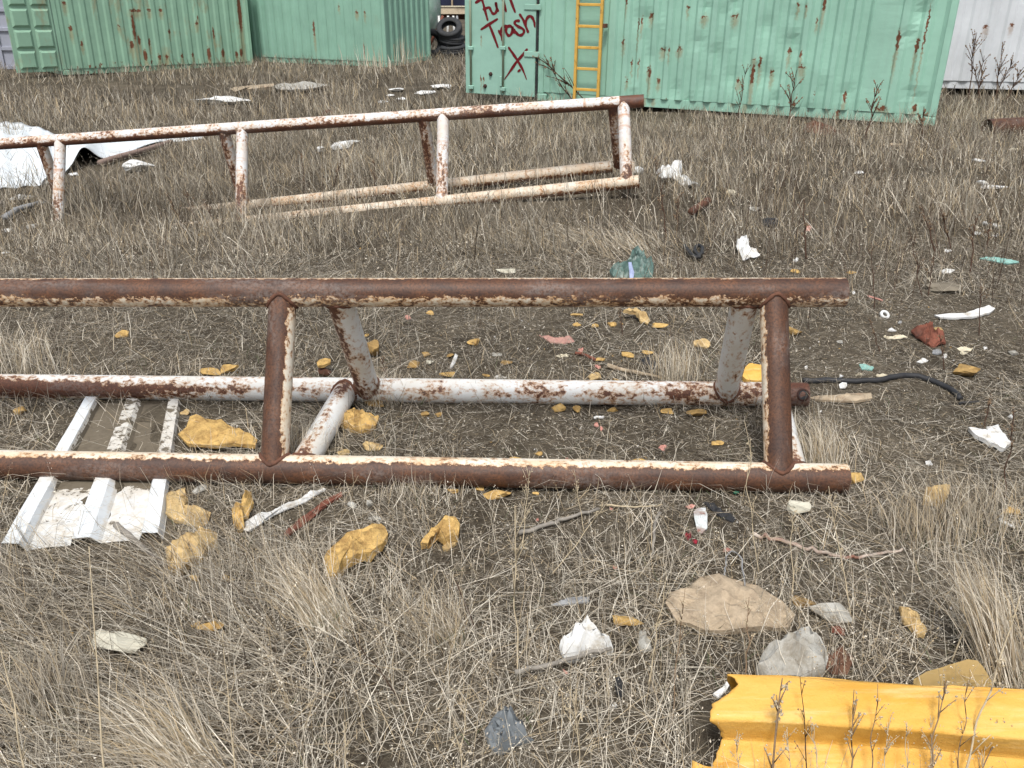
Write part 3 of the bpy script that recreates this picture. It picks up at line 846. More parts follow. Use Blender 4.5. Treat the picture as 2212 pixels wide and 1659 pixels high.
# ---------------------------------------------------------------- debris builders
KEEP = []            # footprints (x, y, radius) where no grass grows through
def footprint(p, r): KEEP.append((p.x, p.y, r))
def view_angle(px, py):
    d = ray(px, py); return math.atan2(-d.z, math.hypot(d.x, d.y))
_seed = [100]
def lump(name, label, cat, px, py, w, h, mat, hf=0.5, sub=3, rough=0.34, cuts=11, group=None, sink=0.08, yaw=None, smooth=False, spiky=0.0):
    """a broken chunk resting on the ground; px, py: middle of what the photograph shows of it, w x h pixels"""
    _seed[0] += 1
    rd = random.Random(_seed[0])
    w *= 1.1; h *= 1.12
    foot = gp(px, py+h*0.5)
    s = depth(foot)/FOC
    al = view_angle(px, py)
    Wm = w*s; Hm = max(0.35*min(w, h)*s, hf*h*s/math.cos(al)); Dm = max(0.4*Wm, min(1.3*Wm, (1-hf)*h*s/math.sin(al)))
    bm = bmesh.new()
    bmesh.ops.create_icosphere(bm, subdivisions=sub, radius=1.0)
    o3 = Vector((rd.uniform(0, 99), rd.uniform(0, 99), rd.uniform(0, 99)))
    pl = []
    for _ in range(cuts):
        n = Vector((rd.gauss(0, 1), rd.gauss(0, 1), rd.gauss(0, 0.8))).normalized(); pl.append((n, rd.uniform(0.38, 0.8)))
    for v in bm.verts:
        c = v.co.copy()
        c *= 1 + rough*2*mnoise.noise(c*1.1 + o3) + rough*0.8*mnoise.noise(c*2.7 + o3)
        if spiky: c *= 1 + spiky*mnoise.noise(c*5.5 + o3)
        for n, d in pl:
            q = c.dot(n) - d
            if q > 0: c -= n*q*0.9
        v.co = c
    xs = [v.co.x for v in bm.verts]; zs = [v.co.z for v in bm.verts]; yy = [v.co.y for v in bm.verts]
    sx = Wm/(max(xs)-min(xs)); sy = Dm/(max(yy)-min(yy)); sz = Hm/(max(zs)-min(zs))
    mx, my, mz = (max(xs)+min(xs))/2, (max(yy)+min(yy))/2, min(zs)
    for v in bm.verts: v.co = Vector(((v.co.x-mx)*sx, (v.co.y-my)*sy, (v.co.z-mz)*sz))
    o = bm_obj(name, bm, mat, None, True)
    es = o.modifiers.new('edges', 'EDGE_SPLIT'); es.split_angle = math.radians(26)
    o.location = (foot.x, foot.y + Dm*0.5, float(gz(foot.x, foot.y+Dm*0.5)) - sink*Hm)
    tag(o, label, cat, group)
    footprint(Vector((foot.x, foot.y+Dm*0.5, 0)), 0.32*max(Wm, Dm))
    return o
def plate(name, label, cat, outline, mat, thick=0.012, bow=0.01, lift=0.0, tilt=0.0, jag=0.12, nz=0.006, group=None, side=0.0, smooth=True, solid=True, crease=1.0, keep=0.6):
    """a broken flat piece whose rim follows an outline of the photograph laid on the (tilted) ground"""
    _seed[0] += 1
    rd = random.Random(_seed[0])
    ylo = max(p[1] for p in outline); yhi = min(p[1] for p in outline)
    xlo = min(p[0] for p in outline); xhi = max(p[0] for p in outline)
    pts = []
    n = len(outline)
    for i in range(n):
        a, b = outline[i], outline[(i+1) % n]
        L = math.hypot(b[0]-a[0], b[1]-a[1]); k = max(1, int(L/max(6, 0.055*(xhi-xlo+ylo-yhi))))
        for j in range(k):
            t = j/k
            q = (a[0]+(b[0]-a[0])*t, a[1]+(b[1]-a[1])*t)
            jj = jag*L/k*0.6 if j else jag*2
            pts.append((q[0]+rd.uniform(-jj, jj), q[1]+rd.uniform(-jj, jj)*0.7))
    rim = []
    for (x, y) in pts:
        f = (ylo-y)/max(1, ylo-yhi); g = (x-xlo)/max(1, xhi-xlo)
        rim.append(gp(x, y, lift + thick + tilt*f + side*g))
    c = sum(rim, Vector())/len(rim)
    rad = sum((p-c).length for p in rim)/len(rim)
    rings = [1.0, 0.95, 0.82, 0.66, 0.5, 0.34, 0.17]
    m = len(rim)
    o3 = Vector((rd.uniform(0, 99), rd.uniform(0, 99), 0))
    vs, fs = [], []
    for ri, r in enumerate(rings):
        for k, p in enumerate(rim):
            q = c + (p-c)*r
            zz = bow*(1-r*r) + nz*(2*mnoise.noise(Vector((q.x, q.y, 0))*crease*6/max(rad, .02)*0.35 + o3) + mnoise.noise(Vector((q.x, q.y, 0))*crease*18/max(rad, .02)*0.35 + o3))*(1.0 if ri else 0.5)
            vs.append(q + Vector((0, 0, zz)))
    ci = len(vs); vs.append(c + Vector((0, 0, bow + nz*mnoise.noise(c*3+o3))))
    for ri in range(len(rings)-1):
        for k in range(m): fs.append((ri*m+k, ri*m+(k+1) % m, (ri+1)*m+(k+1) % m, (ri+1)*m+k))
    lr = (len(rings)-1)*m
    for k in range(m): fs.append((lr+k, lr+(k+1) % m, ci))
    # underside
    b0 = len(vs)
    for k, p in enumerate(rim):
        q = c + (p-c)*0.97
        vs.append(Vector((q.x, q.y, vs[k].z - thick*rd.uniform(0.75, 1.15))))
    bc = len(vs); vs.append(Vector((c.x, c.y, c.z + bow*0.5 - thick)))
    for k in range(m):
        fs.append((k, b0+k, b0+(k+1) % m, (k+1) % m)); fs.append((b0+k, bc, b0+(k+1) % m))
    base = Vector((c.x, c.y, float(gz(c.x, c.y))))
    o = mk(name, [v-base for v in vs], fs, mat, None, smooth)
    o.location = base
    bm = bmesh.new(); bm.from_mesh(o.data); bmesh.ops.recalc_face_normals(bm, faces=bm.faces[:]); bm.to_mesh(o.data); bm.free()
    es = o.modifiers.new('edges', 'EDGE_SPLIT'); es.split_angle = math.radians(28)
    tag(o, label, cat, group)
    footprint(base, rad*keep)
    return o
def stick(name, label, cat, path, r, mat, dz=0.008, n=7, taper=0.6, group=None, wob=1.0):
    pts = smooth_path([tuple(gp(x, y, dz)) for x, y in path], 5)
    rd = random.Random(len(pts)+int(path[0][0]))
    pts = [Vector(p) + Vector((rd.gauss(0, .002), rd.gauss(0, .002), abs(rd.gauss(0, .002))))*wob for p in pts]
    rr = [r*(1-(1-taper)*i/(len(pts)-1)) for i in range(len(pts))]
    b = pts[0].copy()
    o = tube(name, [p-b for p in pts], rr, mat, None, n); o.location = b
    return tag(o, label, cat, group)
def scrap(name, label, cat, px, py, w, h, mat, group=None, tilt=0.0, bow=0.002, thick=0.004, nz=0.007, rot=None):
    """small irregular flake"""
    _seed[0] += 1
    rd = random.Random(_seed[0]); n = rd.randint(5, 7)
    w *= 0.92; h *= 0.95
    a0 = rd.uniform(0, 6.28); rr_ = [rd.uniform(0.45, 1.2) for _ in range(n)]
    out = [(px + 0.5*w*rr_[k]*math.cos(a0+2*math.pi*k/n), py + 0.5*h*rr_[k]*math.sin(a0+2*math.pi*k/n)) for k in range(n)]
    return plate(name, label, cat, out, mat, thick, bow, rd.uniform(-0.003, 0.003), rd.uniform(0, 0.012), 0.1, nz, group, rd.uniform(-0.006, 0.01))

# ---------------------------------------------------------------- white roofing sheet under the near truss
def roofing():
    bl, br, tl = gp(2, 1196, 0.015), gp(352, 1164, 0.015), gp(186, 866, 0.015)
    tr = gp(392, 868, 0.02)
    us = [0, .006, .115, .150, .285, .415, .435, .545, .605, .73, .845, .875, .975, .995, 1.0]
    hs = [.004, .034, .034, .004, .006, .004, .030, .030, .004, .006, .004, .032, .032, .006, .004]
    U = []
    for k in range(len(us)-1):
        for j in range(4): U.append((us[k]+(us[k+1]-us[k])*j/4, hs[k]+(hs[k+1]-hs[k])*j/4))
    U.append((1.0, hs[-1]))
    nv = 70
    vs, fs, mud, uvs = [], [], [], []
    for j in range(nv+1):
        v = j/nv
        for (u, h) in U:
            vv = v
            if j == 0: vv = 0.018*float(vn(u*9, 0.3, 9)) + 0.02*S((u-0.55)/0.2) - 0.02*S((u-0.85)/0.1)
            p = bl*(1-u)*(1-vv) + br*u*(1-vv) + tl*(1-u)*vv + tr*u*vv
            z = float(gz(p.x, p.y))*0.4 + h + 0.004*(float(vn(u*5, v*6, 2))-0.5)
            z += 0.004*max(0, 1-v/0.06)
            vs.append((p.x, p.y, z))
            pan = 1.0 if h < 0.012 else (0.62 if 0.43 < u < 0.61 else 0.28)
            mm = 0.14 + 0.44*pan*S((v-0.25)/0.2) + 0.24*pan*(pan > 0.9)
            if 0.12 < u < 0.42 and v > 0.42: mm += 0.25
            if u > 0.62 and v > 0.5: mm += 0.2
            if 0.35 < v < 0.46: mm += 0.12
            if v > 0.45 and h >= 0.012: mm += 0.12 if 0.42 < u < 0.62 else (0.07 if u > 0.8 else 0.0)
            mud.append(float(mm)); uvs.append((u, v))
    m = len(U)
    for j in range(nv):
        for k in range(m-1):
            if U[k][0] > 0.985 and 0.25 < j/nv < 0.5: continue
            fs.append((j*m+k, j*m+k+1, (j+1)*m+k+1, (j+1)*m+k))
    t = NT('muddy_white_sheet'); p = t.geo(); a = t.attr('mud')
    n1 = t.noise(22, 6, 0.7, p)
    v = t.math('ADD', a, t.math('MULTIPLY', t.math('SUBTRACT', n1, 0.5), 1.0))
    film = t.ramp(v, [(0.24, 0.0), (0.48, 0.55)])
    col = t.mix(film, (0.72, 0.76, 0.78), (0.55, 0.46, 0.33))
    mudc = t.mix(t.noise(60, 4, 0.7, p), (0.10, 0.082, 0.058), (0.20, 0.17, 0.125))
    k = t.ramp(v, [(0.52, 0.0), (0.57, 1.0)])
    col = t.mix(k, col, mudc)
    t.bump(t.math('ADD', t.math('MULTIPLY', k, 0.6), t.math('MULTIPLY', n1, 0.25)), 0.5, 0.006)
    mat = t.done(col, t.ramp(v, [(0.45, 0.4), (0.57, 0.95)]), 0.3)
    base = (bl+br+tl+tr)/4; base.z = 0
    o = mk('roofing_sheet', [Vector(q)-base for q in vs], fs, mat)
    o.location = base
    at = o.data.attributes.new('mud', 'FLOAT', 'POINT'); at.data.foreach_set('value', mud)
    sd = o.modifiers.new('thickness', 'SOLIDIFY'); sd.thickness = 0.0012; sd.offset = -1
    tag(o, 'white ribbed roofing sheet caked with mud, lying under the near truss', 'metal sheet')
    for u in np.linspace(0.03, 0.97, 9):
        for v in np.linspace(0.02, 0.98, 12):
            q = bl*(1-u)*(1-v) + br*u*(1-v) + tl*(1-u)*v + tr*u*v
            KEEP.append((q.x, q.y, 0.045))
roofing()

# ---------------------------------------------------------------- big yellow plastic panel, lower right
def yellow_panel():
    A0 = gp(1545, 1640, 0.02); A1 = gp(2212, 1692, 0.02)
    ax = (A1-A0); ax.z = 0; L0 = ax.length; ax.normalize()
    tw = Vector((ax.y, -ax.x, 0))           # towards the viewer
    L = L0 + 0.9
    # profile (towards viewer, height), start of the torn left end along the axis
    prof = [(-0.165, 0.000, 0.06), (-0.145, 0.09, 0.05), (-0.120, 0.152, 0.03), (-0.104, 0.167, 0.028), (-0.094, 0.167, 0.042), (-0.080, 0.165, 0.050), (-0.055, 0.162, 0.020), (-0.028, 0.157, -0.015), (-0.001, 0.151, -0.024), (0.003, 0.147, -0.024), (0.002, 0.142, -0.020), (-0.006, 0.112, 0.004), (-0.013, 0.084, 0.010), (-0.012, 0.078, 0.009), (-0.002, 0.068, 0.006), (0.016, 0.048, -0.004), (0.034, 0.028, -0.014)]
    pf = []
    for q0_, q1_ in zip(prof[:-1], prof[1:]):
        for j_ in range(3): pf.append(tuple(q0_[c_]+(q1_[c_]-q0_[c_])*j_/3 for c_ in range(3)))
    pf.append(prof[-1])
    n = 90
    vs, fs = [], []
    for (t, z, off) in pf:
        for i in range(n+1):
            f = i/n
            s0 = off + 0.004*(float(vn(t*160, z*160, 4))-0.5)*2
            s = s0 + (L-s0)*f**1.15
            w = 0.004*math.sin(s*9+z*20) + 0.006*(float(vn(s*5, z*14, 6))-0.5)
            zz = z + (0.006*(float(vn(s*7, t*30, 1))-0.5) if z > 0.02 else 0)
            if t > 0.02: zz += 0.026*(float(vn(s*16, 2.2, 3))-0.4)      # wavy torn foot
            p = A0 + ax*s + tw*(t + w)
            vs.append((p.x, p.y, max(-0.002, zz)))
    m = n+1
    for r in range(len(pf)-1):
        for i in range(n): fs.append((r*m+i, r*m+i+1, (r+1)*m+i+1, (r+1)*m+i))
    t = NT('yellow_plastic'); p = t.geo()
    a = t.noise(9, 5, 0.65, t.scale(p, (0.35, 1.2, 1.2))); b = t.noise(160, 3, 0.6, p); c = t.noise(4, 3, 0.5, p)
    col = t.ramp(a, [(0.35, (0.66, 0.345, 0.055)), (0.6, (0.74, 0.44, 0.105)), (0.78, (0.80, 0.55, 0.20))])
    col = t.mix(t.ramp(t.noise(70, 5, 0.7, p), [(0.66, 0.0), (0.76, 0.6)]), col, (0.25, 0.13, 0.04))
    col = t.mix(t.ramp(t.noise(26, 5, 0.7, t.scale(p, (0.10, 1.0, 1.0))), [(0.55, 0.0), (0.72, 0.55)]), col, (0.82, 0.62, 0.30))
    col = t.mix(t.ramp(t.noise(6, 6, 0.75, p), [(0.56, 0.0), (0.72, 0.5)]), col, (0.42, 0.24, 0.075))
    t.bump(t.math('ADD', b, t.math('MULTIPLY', t.noise(16, 5, 0.65, p), 4.0)), 0.35, 0.004)
    mat = t.done(col, 0.62, 0.3); M['plastic'] = mat
    root = empty('plastic_barrier', (A0.x, A0.y, 0.0)); base = Vector((A0.x, A0.y, 0))
    tag(root, 'large bright yellow folded plastic panel with torn left end', 'plastic panel')
    o = mk('folded_shell', [Vector(q)-base for q in vs], fs, mat, root, True)
    sd = o.modifiers.new('thickness', 'SOLIDIFY'); sd.thickness = 0.005; sd.offset = -1
    # torn lip behind the crest and the curled flap in front of the left end
    vs, fs = [], []
    k = 60
    for i in range(k+1):
        s = 0.10 + (L-0.12)*i/k
        h = 0.138 + 0.016*float(vn(s*7.5, 1.7, 2)) + 0.006*float(vn(s*30, 0.3, 2))
        q0 = A0 + ax*s + tw*-0.135; q1 = A0 + ax*s + tw*-0.128
        vs += [(q0.x, q0.y, 0.03), (q1.x, q1.y, h)]
    for i in range(k): fs.append((2*i, 2*i+2, 2*i+3, 2*i+1))
    o = mk('rear_flange', [Vector(q)-base for q in vs], fs, mat, root, True)
    sd = o.modifiers.new('thickness', 'SOLIDIFY'); sd.thickness = 0.004
    vs, fs = [], []
    k = 40
    for i in range(k+1):
        s = -0.055 + 0.30*i/k
        wv = 0.5+0.5*math.sin(i*0.55+0.6)
        q0 = A0 + ax*s + tw*(0.035 + 0.012*math.sin(i*0.5)); q1 = A0 + ax*(s-0.004) + tw*(0.060+0.02*math.sin(i*0.3)); q2 = A0 + ax*s + tw*(0.085)
        top = (0.045-0.03*i/k) + 0.012*wv
        vs += [(q0.x, q0.y, top), (q1.x, q1.y, top*0.5), (q2.x, q2.y, -0.003)]
    for i in range(k):
        for j in range(2): fs.append((3*i+j, 3*i+3+j, 3*i+4+j, 3*i+1+j))
    o = mk('torn_flap', [Vector(q)-base for q in vs], fs, mat, root, True)
    sd = o.modifiers.new('thickness', 'SOLIDIFY'); sd.thickness = 0.004
    for s in np.linspace(0.0, L, 26):
        for tt in (-0.15, -0.09, -0.03, 0.02):
            q = A0 + ax*float(s) + tw*tt; KEEP.append((q.x, q.y, 0.045))
yellow_panel()

# ---------------------------------------------------------------- crumpled white sheet by the far truss
def white_heap():
    fr = [(-190, 430), (-90, 420), (0, 410), (60, 404), (112, 396), (150, 374), (190, 362), (232, 352), (285, 333), (345, 312), (440, 303)]
    bk = [(-190, 300), (-90, 272), (0, 264), (50, 268), (95, 284), (130, 296), (190, 298), (240, 297), (300, 296), (352, 294), (446, 292)]
    fr = smooth_path(fr, 8); bk = smooth_path(bk, 8)
    n = len(fr); k = 22
    t0 = [i/(n-1) for i in range(n)]
    G = []
    for i in range(n):
        a = gp(*fr[i]); b = gp(*bk[i])
        px = fr[i][0]
        for j in range(k+1):
            v = j/k
            p = a + (b-a)*v
            g = float(gz(p.x, p.y))
            z = 0.03 + 0.10*math.sin(math.pi*min(1, v*1.2))*(1 if px < 120 else 0.4)
            z += 0.215*math.exp(-((px-188)/26)**2)*(1-v)**1.6*(1.0)
            z += 0.05*(float(vn(px/38.0, v*3, 5))-0.5)
            z += 0.012*math.sin(px/7.0) if px < 120 else 0
            G.append(Vector((p.x, p.y, g + max(0.0, z))))
    fs = []
    m = k+1
    for i in range(n-1):
        for j in range(k): fs.append((i*m+j, (i+1)*m+j, (i+1)*m+j+1, i*m+j+1))
    base = gp(120, 380)
    mat = mottled('white_cladding', (0.72, 0.77, 0.80), 0.06, 6, 0.55, 0.3, 0.2, (0.50, 0.50, 0.46), 0.25)
    o = mk('white_cladding', [q-base for q in G], fs, mat, None, True); o.location = base
    sd = o.modifiers.new('thickness', 'SOLIDIFY'); sd.thickness = 0.006; sd.offset = -1
    tag(o, 'buckled white cladding sheet with a dark hollow under it, beyond the far truss', 'metal sheet')
    for i in range(0, n, 3):
        for j in range(0, m, 4):
            q = G[i*m+j]; KEEP.append((q.x, q.y, 0.22))
white_heap()

# ---------------------------------------------------------------- yellow foam and broken yellow pieces
FG = 'broken yellow foam pieces on the ground'
def foam(label, px, py, w, h, mat='foam', **kw):
    return lump('foam_chunk', label, 'foam chunk', px, py, w, h, M[mat], group=FG, **kw)
plate('foam_slab', 'large yellow foam slab with raised corner, beside the white roofing sheet', 'foam slab', [(384, 938), (402, 922), (410, 898), (424, 894), (445, 905), (480, 910), (520, 930), (556, 948), (552, 962), (505, 958), (470, 962), (430, 960), (405, 958)], M['foam'], 0.016, 0.012, 0.02, 0.02, 0.12, 0.008, FG)
plate('foam_slab', 'L-shaped yellow foam piece right of the white roofing sheet', 'foam slab', [(360, 1065), (400, 1052), (406, 1080), (402, 1108), (420, 1112), (440, 1098), (456, 1108), (448, 1126), (432, 1141), (405, 1132), (378, 1122), (358, 1112)], M['foam_pale'], 0.014, 0.012, 0.004, 0.0, 0.12, 0.01, FG)
plate('foam_slab', 'upright notched yellow foam piece beside the white plastic ribbon', 'foam slab', [(500, 1100), (510, 1094), (520, 1098), (522, 1080), (530, 1062), (542, 1060), (548, 1085), (535, 1108), (526, 1115), (528, 1138), (514, 1144), (504, 1130)], M['foam'], 0.016, 0.02, 0.004, 0.03, 0.12, 0.014, FG)
plate('foam_slab', 'rounded yellow foam slab at the end of the grey stick', 'foam slab', [(358, 1190), (372, 1168), (395, 1158), (420, 1152), (432, 1142), (455, 1139), (470, 1150), (468, 1165), (448, 1176), (436, 1198), (410, 1212), (385, 1228), (362, 1222)], M['foam_pale'], 0.028, 0.025, 0.004, 0.012, 0.1, 0.012, FG)
plate('foam_slab', 'long grooved yellow foam chunk lying in the dry grass', 'foam slab', [(697, 1205), (706, 1188), (730, 1172), (748, 1155), (790, 1140), (822, 1129), (832, 1138), (838, 1152), (826, 1172), (800, 1190), (770, 1196), (740, 1215), (722, 1240), (705, 1245)], M['foam'], 0.035, 0.02, 0.0, 0.03, 0.12, 0.012, FG)
plate('foam_slab', 'yellow foam chunk with a dark hollow, right of the long grooved one', 'foam slab', [(908, 1172), (925, 1150), (945, 1132), (962, 1116), (984, 1115), (994, 1132), (990, 1155), (970, 1158), (958, 1162), (945, 1150), (932, 1152), (924, 1176)], M['foam'], 0.026, 0.012, 0.004, 0.03, 0.12, 0.010, FG)
plate('foam_slab', 'flat pale yellow flake under the hollow foam chunk', 'foam slab', [(955, 1180), (968, 1168), (990, 1158), (986, 1172), (972, 1184), (958, 1188)], M['foam_pale'], 0.010, 0.006, 0, 0, 0.12, 0.005, FG)
plate('foam_chunk', 'big yellow sandstone-like chunk leaning on the lower white brace', 'foam chunk', [(718, 906), (732, 893), (765, 884), (800, 892), (819, 903), (812, 918), (788, 930), (758, 924), (734, 916)], M['foam'], 0.02, 0.022, 0.0, 0.014, 0.1, 0.012, FG, crease=1.5)
foam('pale yellow chunk below the big chunk at the brace', 803, 963, 42, 25, 'foam_pale', hf=0.5, sub=3)
foam('small yellow wedge behind the front chord, right of the brace foot', 738, 977, 28, 18, 'foam_pale')
foam('brown yellow slab in the tuft behind the big chunk', 805, 868, 44, 30, 'foam_brown', hf=0.4)
foam('tall brown yellow foam block behind the left back brace', 804, 752, 26, 48, 'foam_brown', hf=0.7, sub=3)
foam('small yellow lump on top of the tall block behind the brace', 789, 724, 13, 11)
plate('foam_slab', 'flat yellow foam lid on a dark lump left of the back brace', 'foam slab', [(684, 782), (690, 776), (714, 774), (714, 782), (700, 787), (686, 790)], M['foam'], 0.012, 0.004, 0.05, 0.0, 0.1, 0.004, FG)
lump('scrap_lump', 'dark brown box-like lump under a flat yellow lid', 'scrap', 700, 802, 26, 26, M['rusty'], hf=0.6)
foam('pair-like yellow lump alone in the grass under the top chord, left', 256, 721, 24, 24)
foam('ragged yellow clump above the left end of the back chord', 450, 803, 48, 20)
foam('brighter round yellow clump next to the ragged clump', 491, 798, 32, 24)
foam('tiny yellow bit among weeds above the top chord', 436, 505, 16, 8)
foam('yellow lump in the grass left of the roofing sheet', 37, 887, 26, 22)
foam('yellow chip beside the right rib of the roofing sheet', 397, 890, 18, 16, 'foam_pale')
foam('two-lobed yellow chunk in the middle of the truss, upper row', 1022, 737, 26, 22)
foam('brown yellow crumb left of the white bone-shaped scrap', 972, 767, 16, 16, 'foam_brown')
foam('yellow brown clump in the truss opening, third from the brace', 892, 788, 24, 22, 'foam_brown')
foam('small brown yellow piece above the whitish pebble', 920, 765, 18, 14, 'foam_brown')
foam('flat yellow chunk just above the white back chord, left of centre', 965, 808, 32, 15)
foam('tiny yellow chip above the back chord, right of the flat chunk', 1050, 811, 16, 9)
foam('brown faceted chunk above the back chord near centre', 1094, 782, 24, 16, 'foam_brown')
foam('yellow crumb right under the top chord, left of centre', 928, 675, 16, 12)
plate('foam_slab', 'two overlapping pale yellow foam plates under the top chord', 'foam slab', [(1346, 672), (1358, 666), (1380, 668), (1396, 676), (1404, 692), (1400, 698), (1384, 692), (1372, 676)], M['foam_pale'], 0.010, 0.012, 0.004, 0.04, 0.1, 0.008, FG)
foam('yellow flake at the top chord, left of the pale plates', 1246, 680, 26, 10)
foam('orange yellow lump below the top chord, right of the pink cloth', 1247, 700, 18, 13)
foam('yellow lump below the top chord, second right of the pink cloth', 1286, 703, 15, 16)
foam('yellow lump below the pale plates, left one', 1324, 700, 20, 14)
foam('yellow piece in the straw tuft below the pale plates', 1428, 702, 34, 20)
foam('domed pale yellow chunk left of the right back brace', 1517, 741, 34, 26, 'foam_pale', hf=0.6)
foam('yellow chunk beside the black plastic inside the truss', 1358, 766, 26, 16)
foam('yellow chip right of the chunk by the black plastic', 1400, 762, 24, 14)
foam('pale block on the back chord left of the driftwood', 1286, 813, 26, 20, 'foam_pale')
foam('small yellow block on the back chord below the driftwood', 1331, 819, 12, 14)
foam('ring-like yellow crumbs left of the driftwood', 1296, 777, 24, 12)
plate('plastic_block', 'bright yellow plastic block behind the right rusty post', 'plastic panel', [(1604, 812), (1610, 792), (1618, 786), (1662, 788), (1664, 818), (1640, 822), (1612, 820)], M['plastic'], 0.03, 0.01, 0.01, 0.02, 0.05, 0.004)
foam('brown yellow chunk half hidden by the right rusty post', 1722, 714, 30, 24, 'foam_brown')
foam('yellow bit on top of the far grass beyond the top chord end', 1722, 586, 20, 12)
foam('yellow rough bit on the ground behind the top chord end', 1842, 588, 20, 8)
foam('yellow chunk leaning at the back chord, left of centre', 1207, 879, 30, 24)
foam('narrow yellow chunk next to the one leaning at the back chord', 1247, 882, 18, 22)
foam('yellow chunk at the back chord, middle of the truss', 1323, 883, 24, 15)
foam('yellow chunk below the back chord, second from the right brace', 1441, 886, 26, 18)
foam('broad brown yellow chunk below the right brace foot', 1507, 891, 42, 24, 'foam_brown')
foam('pointed yellow chunk showing above the front chord, centre', 1378, 995, 36, 14)
foam('round yellow pebble above the front chord, centre', 1163, 980, 17, 11)
foam('yellow chip at the front chord left of the round pebble', 1114, 990, 24, 9)
foam('yellow chip in the dirt near the right post', 1552, 957, 26, 13)
foam('tiny brown bit by the back chord', 918, 894, 18, 14, 'foam_brown')
foam('tiny brown ring-like bit by the back chord', 947, 894, 16, 12, 'foam_brown')
foam('elongated yellow chunk in front of the front chord, centre', 1074, 1067, 58, 28, hf=0.45, sub=3)
foam('small yellow chunk in front of the front chord, left of the elongated one', 978, 1060, 26, 15)
foam('yellow crumb between the two chunks at the front chord', 1036, 1055, 18, 14)
foam('yellow crumb at the weed with seed heads', 1157, 1066, 14, 10)
foam('brown lump under the front chord near centre', 1255, 1053, 28, 12, 'foam_brown')
foam('yellow shard leaning against the right end of the front chord', 1848, 1030, 42, 34, hf=0.55)
plate('foam_slab', 'tan yellow plate buried in grass right of the front chord', 'foam slab', [(1994, 1080), (2000, 1055), (2020, 1048), (2054, 1046), (2050, 1066), (2030, 1086)], M['foam_pale'], 0.02, 0.01, 0.01, 0.04, 0.1, 0.006, FG)
foam('crumbly yellow clump at the right edge', 2190, 1105, 36, 24, spiky=0.5, sub=3)
foam('brown yellow rock with flat top at the right', 2095, 801, 56, 36, 'foam_brown', hf=0.6, sub=3)
foam('yellow cluster in the dense grass at left, three lumps', 452, 1354, 56, 26, sub=3, spiky=0.4)
foam('yellow crumb left of the three-lump cluster', 420, 1352, 18, 18)
foam('yellow piece below the rounded slab', 415, 1248, 24, 18)
foam('pale yellow piece in grass below the grooved chunk', 490, 1250, 30, 20, 'foam_pale')
foam('yellow chunk in front of the big beige rock', 1357, 1341, 62, 28, hf=0.5, sub=3)
foam('folded yellow brown piece right of the beige rock', 1738, 1296, 48, 34, 'foam_brown', sub=3, spiky=0.4)
plate('foam_slab', 'pale yellow foam flake beside the big straw tussock', 'foam slab', [(1942, 1310), (1965, 1312), (1986, 1326), (1990, 1345), (2003, 1362), (1998, 1372), (1982, 1368), (1968, 1352), (1952, 1345)], M['foam_pale'], 0.014, 0.012, 0.004, 0.02, 0.1, 0.008, FG)
plate('yellow_sheet', 'thin faded yellow sheet standing behind the yellow panel', 'plastic panel', [(1972, 1480), (1974, 1466), (2000, 1452), (2050, 1436), (2090, 1424), (2112, 1426), (2124, 1440), (2144, 1476), (2144, 1486)], mottled('faded_yellow_sheet', (0.76, 0.57, 0.26), 0.12, 12, 0.8, 0.2, 0.2, (0.45, 0.31, 0.12), 0.25), 0.006, 0.004, 0.0, 0.10, 0.03, 0.003)

# ---------------------------------------------------------------- rocks
def rock(label, px, py, w, h, mat, **kw): return lump('rock', label, 'rock', px, py, w, h, M[mat], **kw)
plate('rock', 'large flat beige rock half sunk in grass near lower right', 'rock', [(1437, 1305), (1448, 1280), (1490, 1268), (1512, 1250), (1545, 1243), (1590, 1248), (1640, 1268), (1690, 1298), (1718, 1330), (1704, 1352), (1650, 1352), (1590, 1362), (1520, 1356), (1462, 1338)], M['rock_beige'], 0.02, 0.03, 0.0, 0.01, 0.05, 0.014, keep=0.5)
rock('pale grey rock right of the beige rock', 1797, 1318, 84, 52, 'rock_grey', hf=0.5, sub=4, rough=0.2)
plate('rock', 'broad grey white rock just behind the yellow panel', 'rock', [(1632, 1448), (1645, 1415), (1680, 1398), (1700, 1372), (1728, 1356), (1762, 1366), (1784, 1390), (1790, 1420), (1782, 1452), (1720, 1462), (1670, 1462)], M['rock_grey'], 0.03, 0.05, 0.0, 0.03, 0.08, 0.02)
rock('pale angular rock in front of the right end of the front chord', 1728, 1093, 46, 42, 'rock_pale', hf=0.6, sub=3)
rock('pale greenish stone at the right border, beyond the tussock', 2204, 1410, 26, 34, 'rock_grey', hf=0.6)
rock('whitish chunk lying deep in the dense grass at left', 240, 1390, 120, 66, 'rock_pale', hf=0.4, sub=3)
rock('whitish pebble inside the truss, next to the yellow crumbs', 928, 782, 16, 15, 'rock_pale')
rock('small pale stone in front of the front chord, left one', 759, 1090, 20, 18, 'rock_grey')
rock('small upright pale stone in front of the front chord, right one', 799, 1086, 14, 22, 'rock_grey', hf=0.7)
rock('grey pebble above the long grooved foam chunk', 808, 1119, 26, 16, 'rock_grey')
rock('long white stone behind the top chord', 1093, 585, 42, 13, 'rock_pale', hf=0.6)
rock('pale grey pebble in dirt right of the right post', 1817, 738, 12, 12, 'rock_grey')
rock('grey pebble by the red cloth at right', 2196, 762, 18, 16, 'rock_grey')
lump('dirt_mound', 'low grey dirt mound behind the truss at right', 'dirt mound', 2052, 622, 74, 26, M['dirt_clod'], hf=0.5, sub=4, rough=0.18, cuts=3, smooth=True)

